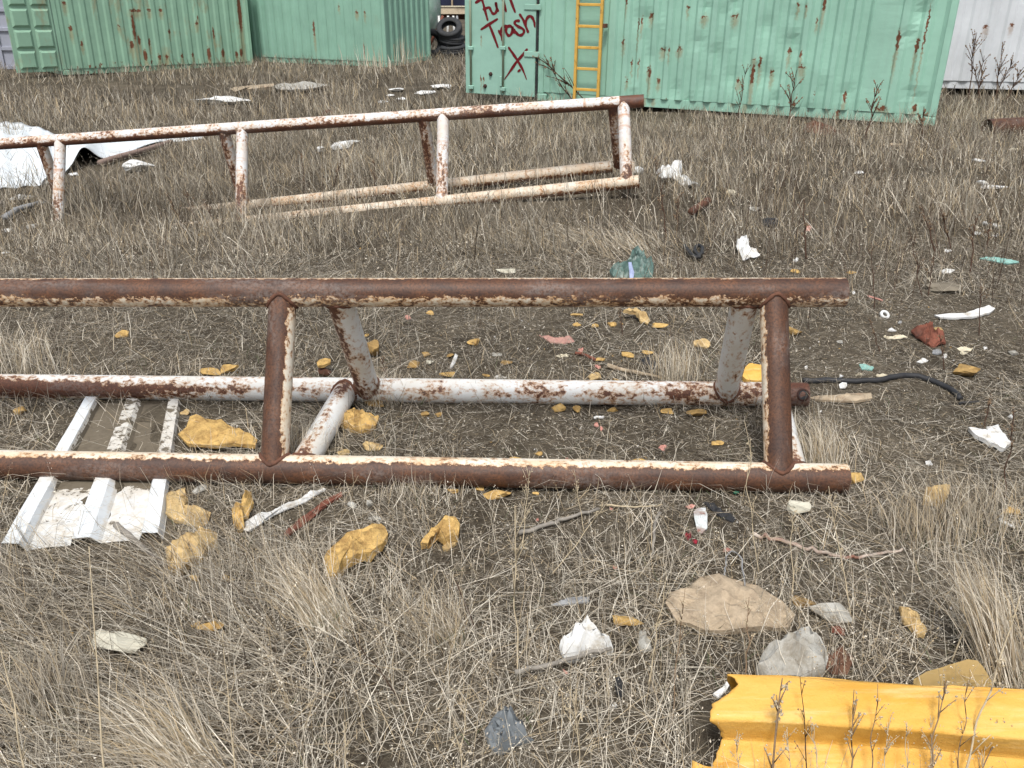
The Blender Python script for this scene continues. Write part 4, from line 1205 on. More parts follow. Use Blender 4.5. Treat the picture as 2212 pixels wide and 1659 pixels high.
# ---------------------------------------------------------------- other litter, one by one
plate('white_plastic', 'crumpled white plastic lump in the grass at lower centre', 'plastic scrap', [(1208, 1400), (1216, 1376), (1236, 1362), (1244, 1346), (1268, 1345), (1284, 1360), (1290, 1374), (1312, 1376), (1326, 1394), (1300, 1402), (1262, 1404), (1240, 1420), (1220, 1418)], M['white'], 0.02, 0.035, 0.0, 0.05, 0.08, 0.022)
plate('white_plastic', 'small greyish white plastic piece next to the crumpled lump', 'plastic scrap', [(1378, 1398), (1380, 1366), (1392, 1362), (1404, 1384), (1408, 1402), (1392, 1406)], M['rock_grey'], 0.008, 0.01, 0, 0.03, 0.08, 0.008)
plate('grey_bag', 'crumpled dark grey bag in the grass at the bottom', 'bag', [(1046, 1580), (1062, 1556), (1090, 1540), (1110, 1534), (1118, 1556), (1140, 1578), (1154, 1592), (1130, 1600), (1105, 1612), (1080, 1628), (1056, 1612)], mottled('grey_bag', (0.17, 0.19, 0.205), 0.25, 20, 0.45, 0.4, 0.4), 0.012, 0.03, 0.0, 0.03, 0.08, 0.022)
plate('black_plastic', 'black curved plastic fragment standing in the grass near bottom', 'plastic scrap', [(1328, 1482), (1330, 1464), (1338, 1460), (1346, 1476), (1348, 1496), (1342, 1510), (1334, 1500)], M['black'], 0.006, 0.006, 0.0, 0.06, 0.05, 0.003)
scrap('white_chip', 'white chip under the black curved fragment', 'plastic scrap', 1328, 1522, 20, 18, M['white'])
plate('white_plastic', 'white and grey plastic tag at the torn end of the yellow panel', 'plastic scrap', [(1540, 1500), (1560, 1484), (1575, 1466), (1580, 1472), (1568, 1492), (1552, 1506)], M['white'], 0.006, 0.004, 0.0, 0.01, 0.05, 0.004)
plate('grey_strip', 'grey ribbed plastic strip above the white plastic lump', 'plastic scrap', [(1190, 1306), (1230, 1290), (1274, 1289), (1272, 1300), (1232, 1304)], M['grey'], 0.006, 0.004, 0.0, 0.0, 0.05, 0.003)
plate('red_clay_heap', 'crumbled red brown clay beside the grey white rock', 'clay heap', [(1782, 1418), (1800, 1404), (1822, 1398), (1840, 1412), (1842, 1436), (1830, 1456), (1796, 1458), (1784, 1440)], mottled('red_clay', (0.19, 0.105, 0.07), 0.45, 40, 0.9, 0.15, 0.8, (0.12, 0.06, 0.04), 0.5), 0.006, 0.012, 0, 0, 0.12, 0.012, keep=0.3)
lump('clay_clod', 'small red brown clod behind the crumbled clay', 'clay clod', 1814, 1364, 32, 24, M['brick'], hf=0.4, spiky=0.5)
stick('grey_stick', 'flat grey stick poking out from the roofing sheet corner', 'stick', [(252, 1134), (300, 1176), (362, 1230)], 0.011, M['wood_grey'], 0.012)
plate('plastic_ribbon', 'twisted white plastic ribbon in front of the front chord', 'plastic scrap', [(520, 1142), (530, 1126), (556, 1112), (588, 1102), (612, 1090), (650, 1076), (700, 1052), (704, 1056), (660, 1082), (618, 1100), (592, 1112), (560, 1126), (536, 1150)], M['white'], 0.005, 0.006, 0.006, 0.0, 0.1, 0.006)
plate('red_strip', 'dark red brown strip lying diagonal in front of the front chord', 'strip', [(612, 1152), (640, 1126), (672, 1102), (706, 1076), (738, 1062), (740, 1068), (712, 1084), (684, 1110), (652, 1136), (620, 1158)], M['brick'], 0.006, 0.004, 0.006, 0.0, 0.06, 0.004)
plate('metal_scrap', 'narrow white metal strip with rusty top, in front of the front chord', 'metal scrap', [(1498, 1106), (1506, 1098), (1524, 1096), (1528, 1112), (1528, 1140), (1516, 1152), (1506, 1148)], mottled('white_rusty_scrap', (0.62, 0.66, 0.66), 0.1, 24, 0.6, 0.3, 0.3, (0.22, 0.08, 0.04), 0.45), 0.006, 0.006, 0.004, 0.02, 0.04, 0.003)
scrap('pink_scrap', 'dull pink stone-like bit above the narrow metal strip', 'plastic scrap', 1492, 1094, 26, 14, M['pink'])
scrap('crimson_scrap', 'crimson plastic film bit below the narrow metal strip', 'plastic scrap', 1486, 1160, 22, 16, M['crimson'], nz=0.012)
scrap('crimson_scrap', 'crimson plastic flake right of the other crimson bit', 'plastic scrap', 1500, 1168, 16, 10, M['crimson'])
PK = 'small pink plastic flakes'
for (lab, x, y, w, h) in (('pink flake inside the truss near its front chord, largest', 1433, 968, 28, 14), ('pink torn flake inside the truss at centre', 1288, 918, 18, 14), ('pink flake beside the torn flake at centre', 1299, 926, 8, 8),
        ('pink flake at the blue grey wire loop', 1568, 1188, 24, 14), ('pink flake left of the black twig', 1161, 1124, 11, 9), ('pink flake right of the black twig tip', 1320, 1098, 9, 7), ('pink flake in short grass right of centre', 1328, 1227, 12, 9),
        ('pink flake under the top chord, left of centre', 880, 685, 16, 10), ('pink oblong bit above the brick-red bar', 1256, 757, 14, 10), ('pink oblong bit below the brick-red bar', 1291, 792, 16, 10), ('pink bit by the white stick in the truss', 1224, 992, 8, 6), ('pink red bit below the black stick, lower centre', 1222, 1452, 16, 8), ('pink bit in the far grass at right', 1746, 492, 16, 14)):
    scrap('pink_flake', lab, 'plastic scrap', x, y, w, h, M['pink'], PK)
scrap('green_flake', 'dark green flake under the front chord end', 'plastic scrap', 1588, 1062, 20, 9, M['green'])
stick('red_bar', 'dark brick-red bar on the dirt inside the truss', 'bar', [(1243, 763), (1264, 768), (1286, 778)], 0.008, M['brick'], taper=1.0)
plate('pink_cloth', 'faded pink cloth scrap on the dirt inside the truss', 'cloth', [(1164, 724), (1184, 732), (1210, 730), (1232, 728), (1242, 738), (1220, 742), (1190, 740)], mottled('pink_cloth', (0.42, 0.24, 0.2), 0.2, 30, 0.9, 0.1, 0.5), 0.006, 0.008, 0, 0, 0.1, 0.006)
stick('driftwood', 'pale weathered driftwood stick behind the back chord', 'stick', [(1313, 791), (1340, 798), (1390, 808), (1428, 817)], 0.012, M['wood'], 0.012, taper=0.5)
plate('black_plastic', 'crumpled black plastic inside the truss by the driftwood', 'plastic scrap', [(1384, 776), (1398, 772), (1420, 786), (1424, 798), (1404, 796), (1392, 788)], M['black'], 0.008, 0.012, 0, 0, 0.1, 0.01)
stick('white_stick', 'small white plastic stick inside the truss', 'stick', [(1282, 903), (1304, 902)], 0.006, M['white'], taper=1.0)
plate('bone_scrap', 'white bone-shaped plastic scrap inside the truss', 'plastic scrap', [(972, 788), (978, 776), (984, 764), (989, 768), (984, 782), (978, 792), (972, 798)], M['white'], 0.006, 0.008, 0, 0, 0.05, 0.006)
scrap('grey_flake', 'pale grey flat flake right of the bone-shaped scrap', 'plastic scrap', 1072, 766, 34, 12, M['rock_grey'])
scrap('white_flake', 'white oblong scrap on the dirt above the back chord', 'plastic scrap', 1080, 814, 30, 9, M['white'])
plate('cream_strip', 'thin cream splinter left of the brick-red bar', 'splinter', [(1200, 768), (1216, 766), (1230, 764), (1228, 770), (1210, 772)], M['cream'], 0.004, 0.003)
# weeds, wires and hoses
plate('green_bag', 'crumpled dark green net bag behind the top chord', 'bag', [(1316, 586), (1334, 574), (1354, 568), (1362, 552), (1378, 541), (1394, 552), (1408, 566), (1412, 590), (1408, 606), (1380, 612), (1350, 608), (1330, 600)], M['bag'], 0.02, 0.05, 0.0, 0.08, 0.1, 0.05, crease=2.0)
plate('blue_strap', 'pale blue strap lying over the green bag', 'strap', [(1357, 566), (1364, 566), (1370, 588), (1368, 602), (1360, 600), (1359, 584)], M['blue'], 0.004, 0.006, 0.11, 0.02, 0.03, 0.003)
stick('black_wire', 'black wire loop on the grass behind the top chord', 'wire', [(1478, 530), (1490, 546), (1506, 556), (1518, 540), (1510, 530), (1500, 540), (1512, 556)], 0.012, M['black'], 0.03, taper=1.0)
plate('bent_sheet', 'small bent white metal sheet in the grass at right', 'metal sheet', [(1590, 534), (1592, 520), (1602, 508), (1612, 512), (1620, 534), (1642, 552), (1628, 556), (1606, 560), (1598, 546)], M['white'], 0.006, 0.03, 0.01, 0.05, 0.05, 0.02)
stick('rusty_bar', 'dark rusty bar leaning in the tall grass at right', 'bar', [(1494, 458), (1512, 446), (1530, 434)], 0.030, M['rusty'], 0.06, taper=1.0)
plate('white_rag', 'torn white sheet scrap at the right end of the far truss', 'plastic scrap', [(1416, 370), (1430, 360), (1450, 362), (1462, 356), (1472, 348), (1474, 366), (1470, 378), (1484, 390), (1512, 400), (1500, 404), (1470, 396), (1446, 384), (1428, 382)], M['white'], 0.01, 0.05, 0.01, 0.12, 0.1, 0.04)
lump('white_lump', 'white lump at the foot of the far truss end post', 'plastic scrap', 1378, 366, 34, 30, M['white'], hf=0.6, sub=3)
plate('crescent_trim', 'curved white trim strip on bare dirt at right', 'trim strip', [(2018, 680), (2060, 679), (2100, 676), (2128, 668), (2136, 659), (2150, 666), (2140, 674), (2110, 683), (2070, 686), (2030, 685)], M['white'], 0.012, 0.006, 0.006, 0.0, 0.02, 0.002)
plate('red_cloth', 'crumpled red brown cloth on the dirt at right', 'cloth', [(1968, 714), (1980, 706), (2008, 702), (2018, 716), (2040, 728), (2044, 740), (2020, 748), (2000, 742), (1985, 730)], M['brick'], 0.012, 0.03, 0, 0.02, 0.1, 0.022, crease=1.6)
scrap('yellow_flake', 'pale yellow flake on the red brown cloth', 'plastic scrap', 2027, 712, 24, 12, M['foam_pale'])
bm_ring = None
def ring():
    c = gp(1911, 680, 0.012)
    v, f = lathe([(0.013, -0.006), (0.020, -0.010), (0.026, -0.004), (0.026, 0.006), (0.020, 0.011), (0.013, 0.006)], 20)
    o = mk('white_ring', v, f, M['white'], None, True); o.location = c; o.rotation_euler = (math.radians(35), 0.2, 0)
    tag(o, 'small round white plastic ring on bare dirt at right', 'ring')
ring()
CR = 'pale splinters on the bare dirt at right'
for (lab, x, y, w, h, mt) in (('long cream splinter left of the red cloth', 1930, 728, 70, 9, 'cream'), ('cream flake right of the red cloth', 2084, 752, 48, 12, 'cream'), ('cream chip below the cloth, right side', 2082, 762, 18, 8, 'cream'), ('white flake with grey back, below the red cloth', 1994, 778, 30, 15, 'white'),
        ('white flake right of the grey backed one', 2040, 769, 18, 12, 'white'), ('grey flake touching the red cloth', 2024, 760, 24, 14, 'grey'), ('white splinter at far right of the cloth', 2130, 752, 18, 8, 'white'), ('cream flake above the black hose', 1910, 811, 42, 11, 'cream'), ('white splinter left of the turquoise strip', 1741, 793, 14, 9, 'white'),
        ('cream chip above the hose, left of the cream flake', 1856, 809, 20, 6, 'cream'), ('white lump above the plank', 1822, 832, 26, 14, 'white'), ('white splinter left of the white lump, above the hose', 1818, 812, 14, 8, 'white'), ('white stick-like chip left above the red cloth', 1926, 712, 22, 8, 'white'), ('white flake left of the crimson stick', 1844, 632, 12, 8, 'white'),
        ('white flake standing in weeds beyond the chord end', 1720, 561, 16, 14, 'white'), ('white flat flake in the weeds, right, longest', 2046, 584, 38, 12, 'white'), ('white crumpled flake above the longest one', 2046, 541, 22, 12, 'white'), ('white chip behind it, right upper', 2149, 508, 20, 9, 'white'), ('white chip left of the right upper one', 2111, 504, 18, 9, 'white'),
        ('cream pointed chip near the dry weeds', 2008, 600, 12, 8, 'cream'), ('white small chip near the trim strip', 1944, 696, 10, 7, 'white'), ('white chip on dirt right of the right post', 2005, 1000, 20, 9, 'white'), ('white chip in straw at far right', 2184, 900, 14, 10, 'white')):
    scrap('pale_flake', lab, 'flake', x, y, w, h, M[mt], CR)
plate('turquoise_strip', 'bright turquoise plastic shard on the dirt at right', 'plastic scrap', [(1856, 786), (1866, 786), (1888, 794), (1884, 799), (1862, 797)], M['turq'], 0.006, 0.008, 0, 0.01, 0.05, 0.004)
plate('pale_green_strip', 'pale green fibrous strip in the weeds at the right edge', 'strip', [(2116, 557), (2150, 555), (2180, 560), (2202, 567), (2180, 570), (2148, 564)], M['turq'], 0.008, 0.008, 0, 0, 0.08, 0.006)
stick('white_tube', 'short white plastic tube in the weeds at the right edge', 'tube', [(2125, 482), (2156, 491)], 0.016, M['white'], 0.02, taper=1.0)
stick('red_stick', 'thin crimson stick on dirt right of the top chord end', 'stick', [(1876, 640), (1906, 650)], 0.006, M['pink'], taper=0.8)
stick('black_hose', 'black rubber hose curving over the dirt at right', 'hose', [(1735, 824), (1800, 822), (1880, 823), (1950, 812), (2000, 818), (2050, 840), (2076, 862)], 0.013, M['black'], 0.010, taper=1.0)
stick('hose_end', 'short black twig at the end of the black hose', 'stick', [(2072, 872), (2092, 870), (2114, 868)], 0.006, M['black'], 0.008)
plate('wood_plank', 'split brown wood plank behind the right end of the back chord', 'plank', [(1746, 858), (1790, 853), (1840, 850), (1882, 848), (1884, 860), (1850, 866), (1800, 865), (1760, 863)], M['wood'], 0.012, 0.004, 0.004, 0.0, 0.06, 0.004)
plate('white_foam', 'white foam board broken in two at right', 'foam board', [(2092, 922), (2112, 925), (2130, 930), (2132, 920), (2156, 920), (2172, 940), (2186, 956), (2170, 966), (2140, 956), (2115, 942), (2100, 932)], M['white'], 0.018, 0.006, 0.004, 0.01, 0.05, 0.006)
stick('striped_rope', 'white and rust red peeling strip in the grass below the truss end', 'strip', [(1622, 1152), (1660, 1166), (1730, 1182), (1790, 1198), (1850, 1206), (1900, 1198), (1950, 1190)], 0.007, mottled('peeling_strip', (0.52, 0.45, 0.38), 0.4, 14, 0.8, 0.2, 0.6, (0.20, 0.08, 0.05), 0.8), 0.006, wob=2.5)
stick('white_stick', 'white stick chip in the grass at the right edge', 'stick', [(2160, 1124), (2192, 1142)], 0.007, M['white'], 0.012)
stick('black_twig', 'dark twig on the dirt in front of the front chord', 'stick', [(1121, 1153), (1180, 1136), (1230, 1118), (1292, 1100)], 0.008, M['wood_grey'], 0.014)
stick('black_twig', 'thin grey upright twig lying in front of the front chord', 'stick', [(1426, 1108), (1416, 1130), (1412, 1170), (1408, 1206)], 0.006, M['wood_grey'], 0.012)
stick('straw_stem', 'long pale straw lying level in front of the front chord', 'stick', [(1311, 1092), (1370, 1096), (1430, 1093)], 0.0035, M['straw_stem'], 0.016)
stick('dark_stick', 'long dark stick with pale edge left of the torn yellow panel', 'stick', [(1116, 1452), (1190, 1436), (1250, 1418), (1322, 1402)], 0.007, M['wood_grey'], 0.03)
plate('black_plastic', 'torn black plastic strip under the right part of the front chord', 'plastic scrap', [(1518, 1084), (1540, 1088), (1566, 1108), (1590, 1120), (1584, 1128), (1556, 1116), (1530, 1096)], M['black'], 0.006, 0.006, 0, 0, 0.1, 0.006)
stick('wire', 'blue grey wire loop curving through the grass at lower right', 'wire', [(1570, 1270), (1566, 1236), (1570, 1206), (1582, 1192), (1600, 1204), (1606, 1240), (1606, 1290)], 0.0022, M['grey'], 0.03, taper=1.0)
plate('blue_scrap', 'pale teal plastic film under the front chord by the sheet', 'plastic scrap', [(414, 1062), (424, 1054), (448, 1046), (450, 1052), (436, 1062), (420, 1068)], M['rock_grey'], 0.004, 0.008, 0, 0, 0.08, 0.006)
# far field scraps
plate('plank', 'yellowish plank lying in front of the left green container', 'plank', [(498, 192), (506, 188), (550, 184), (592, 180), (592, 186), (560, 190), (520, 194), (508, 198)], M['wood'], 0.05, 0.02, 0.10, 0.0, 0.02, 0.004)
plate('pale_board', 'whitish grey board lying right of the yellowish plank', 'board', [(588, 186), (610, 181), (660, 178), (700, 180), (712, 184), (680, 190), (640, 194), (604, 194)], M['rock_grey'], 0.04, 0.05, 0.06, 0.0, 0.02, 0.02)
WS = 'white scraps scattered in the far grass'
for (lab, x, y, w, h, hf) in (('heap of white crumbs below the yellowish plank', 474, 216, 122, 24, 0.7), ('white foam lump right of the buckled cladding', 296, 356, 56, 34, 0.7), ('pointed white scrap behind the far truss, middle bay', 738, 312, 44, 26, 0.7), ('small white ball-like scrap left of the pointed one', 691, 321, 18, 16, 0.7),
        ('white strip of scrap right of the pointed one', 762, 306, 26, 12, 0.6), ('ragged white scrap by the gap, leftmost of the row', 854, 192, 30, 12, 0.6), ('ragged white scrap by the gap, second of the row', 842, 205, 18, 7, 0.6), ('ragged white scrap by the gap, middle of the row', 866, 213, 22, 8, 0.6), ('ragged white scrap by the gap, lowest of the row', 826, 219, 24, 8, 0.6),
        ('ragged white scrap by the gap, right part', 918, 199, 44, 12, 0.6), ('ragged white scrap by the gap, rightmost', 950, 188, 44, 13, 0.6), ('white scrap low in front of the buckled cladding', 36, 424, 46, 16, 0.5), ('white pebble by the left post of the far truss', 155, 376, 22, 10, 0.6), ('pale bit in the grass below the grey stick of the far left', 62, 487, 18, 14, 0.6), ('white bit at the left edge above the top chord', 8, 497, 22, 10, 0.6), ('white bit at the left edge nearer the top chord', 8, 545, 16, 8, 0.6)):
    lump('white_scrap', lab, 'scrap', x, y, w, h, M['white'], hf=hf, sub=3, spiky=0.6, group=WS)
lump('rusty_scrap', 'dark red brown scrap curled in the grass behind the far truss', 'scrap', 705, 240, 32, 24, M['rusty'], hf=0.7, sub=3, spiky=0.7)
stick('fallen_bar', 'pinkish brown bar lying by the buckled cladding', 'bar', [(215, 352), (260, 338), (320, 322), (370, 306)], 0.035, mottled('pink_brown_bar', (0.26, 0.19, 0.16), 0.2, 8, 0.9), 0.05, taper=0.9)
stick('black_cable', 'black cable arching up by the left post of the far truss', 'cable', [(90, 404), (96, 392), (108, 382), (124, 376)], 0.014, M['black'], 0.06, taper=1.0)
stick('black_pipe_scrap', 'grey black tangled scrap in grass at the left edge', 'scrap', [(10, 470), (40, 452), (60, 446), (80, 440), (100, 437)], 0.03, M['grey'], 0.05, taper=0.6)
lump('dark_scrap', 'dark scrap lump in the weeds beyond the top chord end', 'scrap', 1672, 480, 34, 28, M['black'], hf=0.6, sub=3, spiky=0.5)
# rusty pipe and sheet near the mint container
def rusty_pipe():
    p = gp(2128, 296); q = p + Vector((2.2, 0.35, 0.06)); 
    root = pipe('rusty_pipe', p + Vector((0, 0, 0.11)), q + Vector((0, 0, 0.11)), lambda n, s, L: 1.1, M['pipe'], None, r=0.12, wall_t=0.012)
    tag(root, 'fat rusty pipe lying at the right edge beside the mint green container', 'pipe')
rusty_pipe()
plate('rust_sheet', 'bent rusty sheet lying under the mint green container', 'metal sheet', [(1735, 282), (1744, 264), (1760, 262), (1800, 278), (1822, 288), (1790, 292), (1756, 290)], M['rusty'], 0.01, 0.06, 0.0, 0.12, 0.05, 0.02)
WC = 'pale chips in the tall grass at right'
for (lab, x, y, w, h, mt) in (('pale stone below the mint container, left', 1740, 302, 22, 10, 'rock_beige'), ('pale stones below the mint container, centre', 1936, 312, 60, 10, 'rock_beige'), ('white chip in tall grass, right of the rust sheet', 2120, 346, 24, 10, 'white'), ('white stick-like board in tall grass at right', 2160, 404, 70, 10, 'white'), ('white splinter left of the stick-like board', 2130, 396, 20, 12, 'white'),
        ('white splinter in tall grass, lower left', 1580, 414, 18, 18, 'cream'), ('white chip in tall grass near the rusty bar', 1632, 450, 22, 12, 'rock_grey'), ('cream chip at the right border above the rusty pipe row', 2196, 322, 26, 6, 'cream'), ('white flake in the tall grass at centre right', 1858, 372, 18, 8, 'white')):
    lump('pale_chip', lab, 'chip', x, y, w, h, M[mt], hf=0.6, group=WC)
# ---------------------------------------------------------------- dry grass and litter
KX = np.array(KEEP)
def blocked(x, y):
    b = np.zeros(len(x), bool)
    for k in range(0, len(KX)):
        b |= (x-KX[k, 0])**2 + (y-KX[k, 1])**2 < KX[k, 2]**2
    return b
def inside_containers(x, y):
    b = np.zeros(len(x), bool)
    for (mw, L) in ((rmw, RL), (m1, L1), (m2, L2), (m3, L3), (m4, L4)):
        inv = mw.inverted()
        lx = inv[0][0]*x + inv[0][1]*y + inv[0][3]; ly_ = inv[1][0]*x + inv[1][1]*y + inv[1][3]
        b |= (lx > 0.0) & (lx < L) & (ly_ > 0.0) & (ly_ < 2.44)
    return b
# (centre x, y, radii, factor): how thick the standing growth is, read off the photograph and laid on the ground
THIN = [(1250, 930, 440, 80, 0.12), (1230, 750, 420, 75, 0.22), (1960, 760, 330, 130, 0.10), (1960, 900, 250, 80, 0.25), (1330, 1130, 420, 80, 0.30), (1900, 570, 360, 60, 0.45), (1500, 545, 160, 40, 0.45), (1830, 1290, 330, 110, 0.5), (620, 930, 200, 60, 0.6), (250, 930, 260, 50, 0.35), (900, 560, 500, 45, 0.55), (880, 205, 110, 25, 0.2), (230, 196, 360, 18, 0.22), (900, 195, 160, 18, 0.45), (1120, 1130, 250, 60, 0.5)]
def growth(x, y):
    px, py = project(x, y, gz(x, y))
    d = np.ones(len(x))
    for (cx, cy, rx, ry, f) in THIN:
        e = ((px-cx)/rx)**2 + ((py-cy)/ry)**2
        w = S(1.35-e)
        d *= (1-w) + w*f
    return d, px, py
def spots(n, y0, y1, clump=0.0, cs=0.35, thin=True, pw=1.0, seed=0):
    r = np.random.default_rng(1000+seed)
    u = r.random(n)
    y = y0*(y1/y0)**u if pw == 0 else (y0**pw + u*(y1**pw-y0**pw))**(1/pw)
    x = (r.random(n)*2-1)*(0.68*y+0.85)
    keep = ~blocked(x, y) & ~inside_containers(x, y)
    w, px, py = growth(x, y)
    pr = w if thin else np.ones(n)
    if clump:
        c = vn(x/cs, y/cs, 17+seed); pr = pr*((1-clump) + clump*2.2*S((c-0.38)/0.35))
    keep &= r.random(n) < pr
    return x[keep], y[keep], px[keep], py[keep], r
class Ribbons:
    def __init__(self): self.V, self.F, self.C, self.n = [], [], [], 0
    def add(self, x, y, ln, az, el0, el1, wd, col, r, dz=0.0, facing=None):
        n = len(x)
        if n == 0: return
        z = gz(x, y) + dz
        p0 = np.stack([x, y, z], 1)
        def dirv(e, a): return np.stack([np.cos(e)*np.cos(a), np.cos(e)*np.sin(a), np.sin(e)], 1)
        az2 = az + r.normal(0, 0.25, n)
        d0 = dirv(el0, az); d1 = dirv(el1, az2)
        p1 = p0 + d0*(ln*0.55)[:, None]; p2 = p1 + d1*(ln*0.45)[:, None]
        # never below the ground
        p1[:, 2] = np.maximum(p1[:, 2], gz(p1[:, 0], p1[:, 1])+0.002); p2[:, 2] = np.maximum(p2[:, 2], gz(p2[:, 0], p2[:, 1])+0.003)
        t = r.random(n)*2*np.pi
        flat = np.stack([-np.sin(az), np.cos(az), np.zeros(n)], 1)
        rnd = np.stack([np.cos(t), np.sin(t), np.zeros(n)], 1)
        s = np.sin(np.abs(el0))[:, None]
        w = flat*(1-s) + rnd*s
        w /= np.linalg.norm(w, axis=1)[:, None]+1e-9
        w = w*(wd*0.5)[:, None]
        V = np.concatenate([p0-w, p0+w, p1-w*0.85, p1+w*0.85, p2], 1).reshape(-1, 3)
        b = self.n + np.arange(n)*5
        F = np.concatenate([np.stack([b, b+1, b+3], 1), np.stack([b, b+3, b+2], 1), np.stack([b+2, b+3, b+4], 1)])
        self.V.append(V); self.F.append(F); self.C.append(np.repeat(col, 5, axis=0)); self.n += 5*n
    def seeds(self, x, y, z, size, col, r):
        """little four-cornered seed husks"""
        n = len(x)
        a = r.normal(0, 1, (n, 3)); a /= np.linalg.norm(a, axis=1)[:, None]
        b = r.normal(0, 1, (n, 3)); b -= a*(a*b).sum(1)[:, None]; b /= np.linalg.norm(b, axis=1)[:, None]
        p = np.stack([x, y, z], 1)
        V = np.concatenate([p-a*size[:, None], p-b*size[:, None]*0.5, p+a*size[:, None], p+b*size[:, None]*0.5], 1).reshape(-1, 3)
        q = self.n + np.arange(n)*4
        self.V.append(V); self.F.append(np.concatenate([np.stack([q, q+1, q+2], 1), np.stack([q, q+2, q+3], 1)])); self.C.append(np.repeat(col, 4, axis=0)); self.n += 4*n
    def build(self, name, mat, parent=None, base=None):
        V = np.concatenate(self.V); F = np.concatenate(self.F).astype(np.int32); C = np.concatenate(self.C)
        if base is not None: V = V - np.array(base)
        me = bpy.data.meshes.new(name)
        me.vertices.add(len(V)); me.vertices.foreach_set('co', V.ravel())
        me.loops.add(F.size); me.loops.foreach_set('vertex_index', F.ravel())
        me.polygons.add(len(F)); me.polygons.foreach_set('loop_start', np.arange(0, F.size, 3, dtype=np.int32))
        me.update()
        ca = me.color_attributes.new('Col', 'FLOAT_COLOR', 'POINT')
        ca.data.foreach_set('color', np.concatenate([C, np.ones((len(C), 1))], 1).ravel())
        me.materials.append(mat)
        o = bpy.data.objects.new(name, me); COL.objects.link(o)
        if base is not None: o.location = base
        if parent is not None: o.parent = parent
        return o
PAL = np.array([(0.62, 0.555, 0.45), (0.45, 0.39, 0.295), (0.35, 0.315, 0.25), (0.22, 0.186, 0.14), (0.78, 0.725, 0.61), (0.092, 0.070, 0.050), (0.49, 0.395, 0.26), (0.30, 0.272, 0.225)])
def tint(r, n, w, lo=0.75, hi=1.15):
    w = np.array(w, float); w /= w.sum()
    c = PAL[r.choice(len(PAL), n, p=w)]
    return c*r.uniform(lo, hi, n)[:, None]
def patch(x, y, s, a, k):
    return (1 + a*(vn(x/s, y/s, k)-0.5)*2)[:, None]

G = Ribbons()
# 1 thatch: short straws lying on the soil everywhere near
x, y, px, py, r = spots(125000, 1.0, 5.8, 0.75, 0.16, False, 0.6, 1)
n = len(x)
sc = 1+0.12*(y-1.2)
G.add(x, y, r.uniform(0.012, 0.06, n)*sc, r.uniform(0, 6.283, n), r.normal(0.06, 0.16, n), r.normal(0.0, 0.2, n), r.uniform(0.0009, 0.0022, n)*sc, tint(r, n, [2, 3, 4, 5, 1, 6, 2, 4], 0.55, 1.1), r, 0.003)
x, y, px, py, r = spots(130000, 1.6, 5.8, 0.6, 0.1, False, 0.9, 11)
n = len(x)
G.add(x, y, r.uniform(0.006, 0.024, n)*(0.8+0.1*y), r.uniform(0, 6.283, n), r.normal(0.05, 0.2, n), r.normal(0.0, 0.3, n), r.uniform(0.0012, 0.0030, n)*(0.7+0.12*y), tint(r, n, [4, 4, 4, 3, 3, 3, 2, 5], 0.5, 1.2), r, 0.004)
# 2 longer fallen straws, crossing in all directions with a drift
x, y, px, py, r = spots(31000, 1.0, 6.0, 0.7, 0.35, True, 0.6, 2)
n = len(x)
az = 2.3 + 2.6*(vn(x/0.6, y/0.6, 31)-0.5)*2 + r.normal(0, 1.1, n)
G.add(x, y, r.uniform(0.06, 0.24, n), az, r.normal(0.20, 0.20, n), r.normal(-0.05, 0.25, n), r.uniform(0.0009, 0.0021, n)*(1+0.08*y), tint(r, n, [6, 4, 2, 1, 7, 1, 3, 2], 0.75, 1.2), r, 0.004)
# 3 standing stalks close by, lower half of the picture
x, y, px, py, r = spots(12500, 1.0, 2.55, 0.85, 0.24, True, 1.0, 3)
n = len(x)
G.add(x, y, r.uniform(0.04, 0.17, n), r.normal(1.9, 1.3, n), r.normal(0.95, 0.35, n), r.normal(0.7, 0.5, n), r.uniform(0.0009, 0.0020, n), tint(r, n, [5, 4, 2, 2, 6, 2, 4, 2], 0.75, 1.2), r)
# seed heads on some of them
x, y, px, py, r = spots(4800, 1.0, 2.5, 0.8, 0.30, True, 1.0, 4)
ok = (r.random(len(x)) < np.where((px > 500) & (py > 1330), 1.0, 0.3)); x, y = x[ok], y[ok]; n = len(x)
ln = r.uniform(0.07, 0.20, n); az = r.normal(1.8, 0.9, n); el = r.normal(1.2, 0.25, n)
cc = tint(r, n, [5, 2, 1, 0, 6, 0, 3, 1], 0.85, 1.2)
G.add(x, y, ln, az, el, el-0.1, r.uniform(0.0011, 0.0021, n), cc, r)
for k in range(8):
    f = r.uniform(0.3, 1.0, n)
    xs_ = x + np.cos(az)*np.cos(el)*ln*f + r.normal(0, 0.004, n); ys_ = y + np.sin(az)*np.cos(el)*ln*f + r.normal(0, 0.004, n)
    G.seeds(xs_, ys_, gz(x, y) + np.sin(el)*ln*f + r.normal(0, 0.003, n), r.uniform(0.0016, 0.0040, n), cc*1.08, r)
# 4 thick combed mat at lower left
x, y, px, py, r = spots(32000, 1.0, 2.5, 0.55, 0.3, True, 1.0, 5)
ok = (px < 780+120*np.sin(py/90)) & (py > 1180) & (r.random(len(x)) < S((900-px)/500)); x, y = x[ok], y[ok]; n = len(x)
az = 2.75 + 1.3*(vn(x/0.4, y/0.4, 41)-0.5)*2 + r.normal(0, 0.4, n)
G.add(x, y, r.uniform(0.10, 0.34, n), az, r.normal(0.40, 0.22, n), r.normal(-0.05, 0.25, n), r.uniform(0.0010, 0.0022, n), tint(r, n, [4, 4, 4, 4, 4, 4, 3, 3], 0.6, 1.15), r, 0.004)
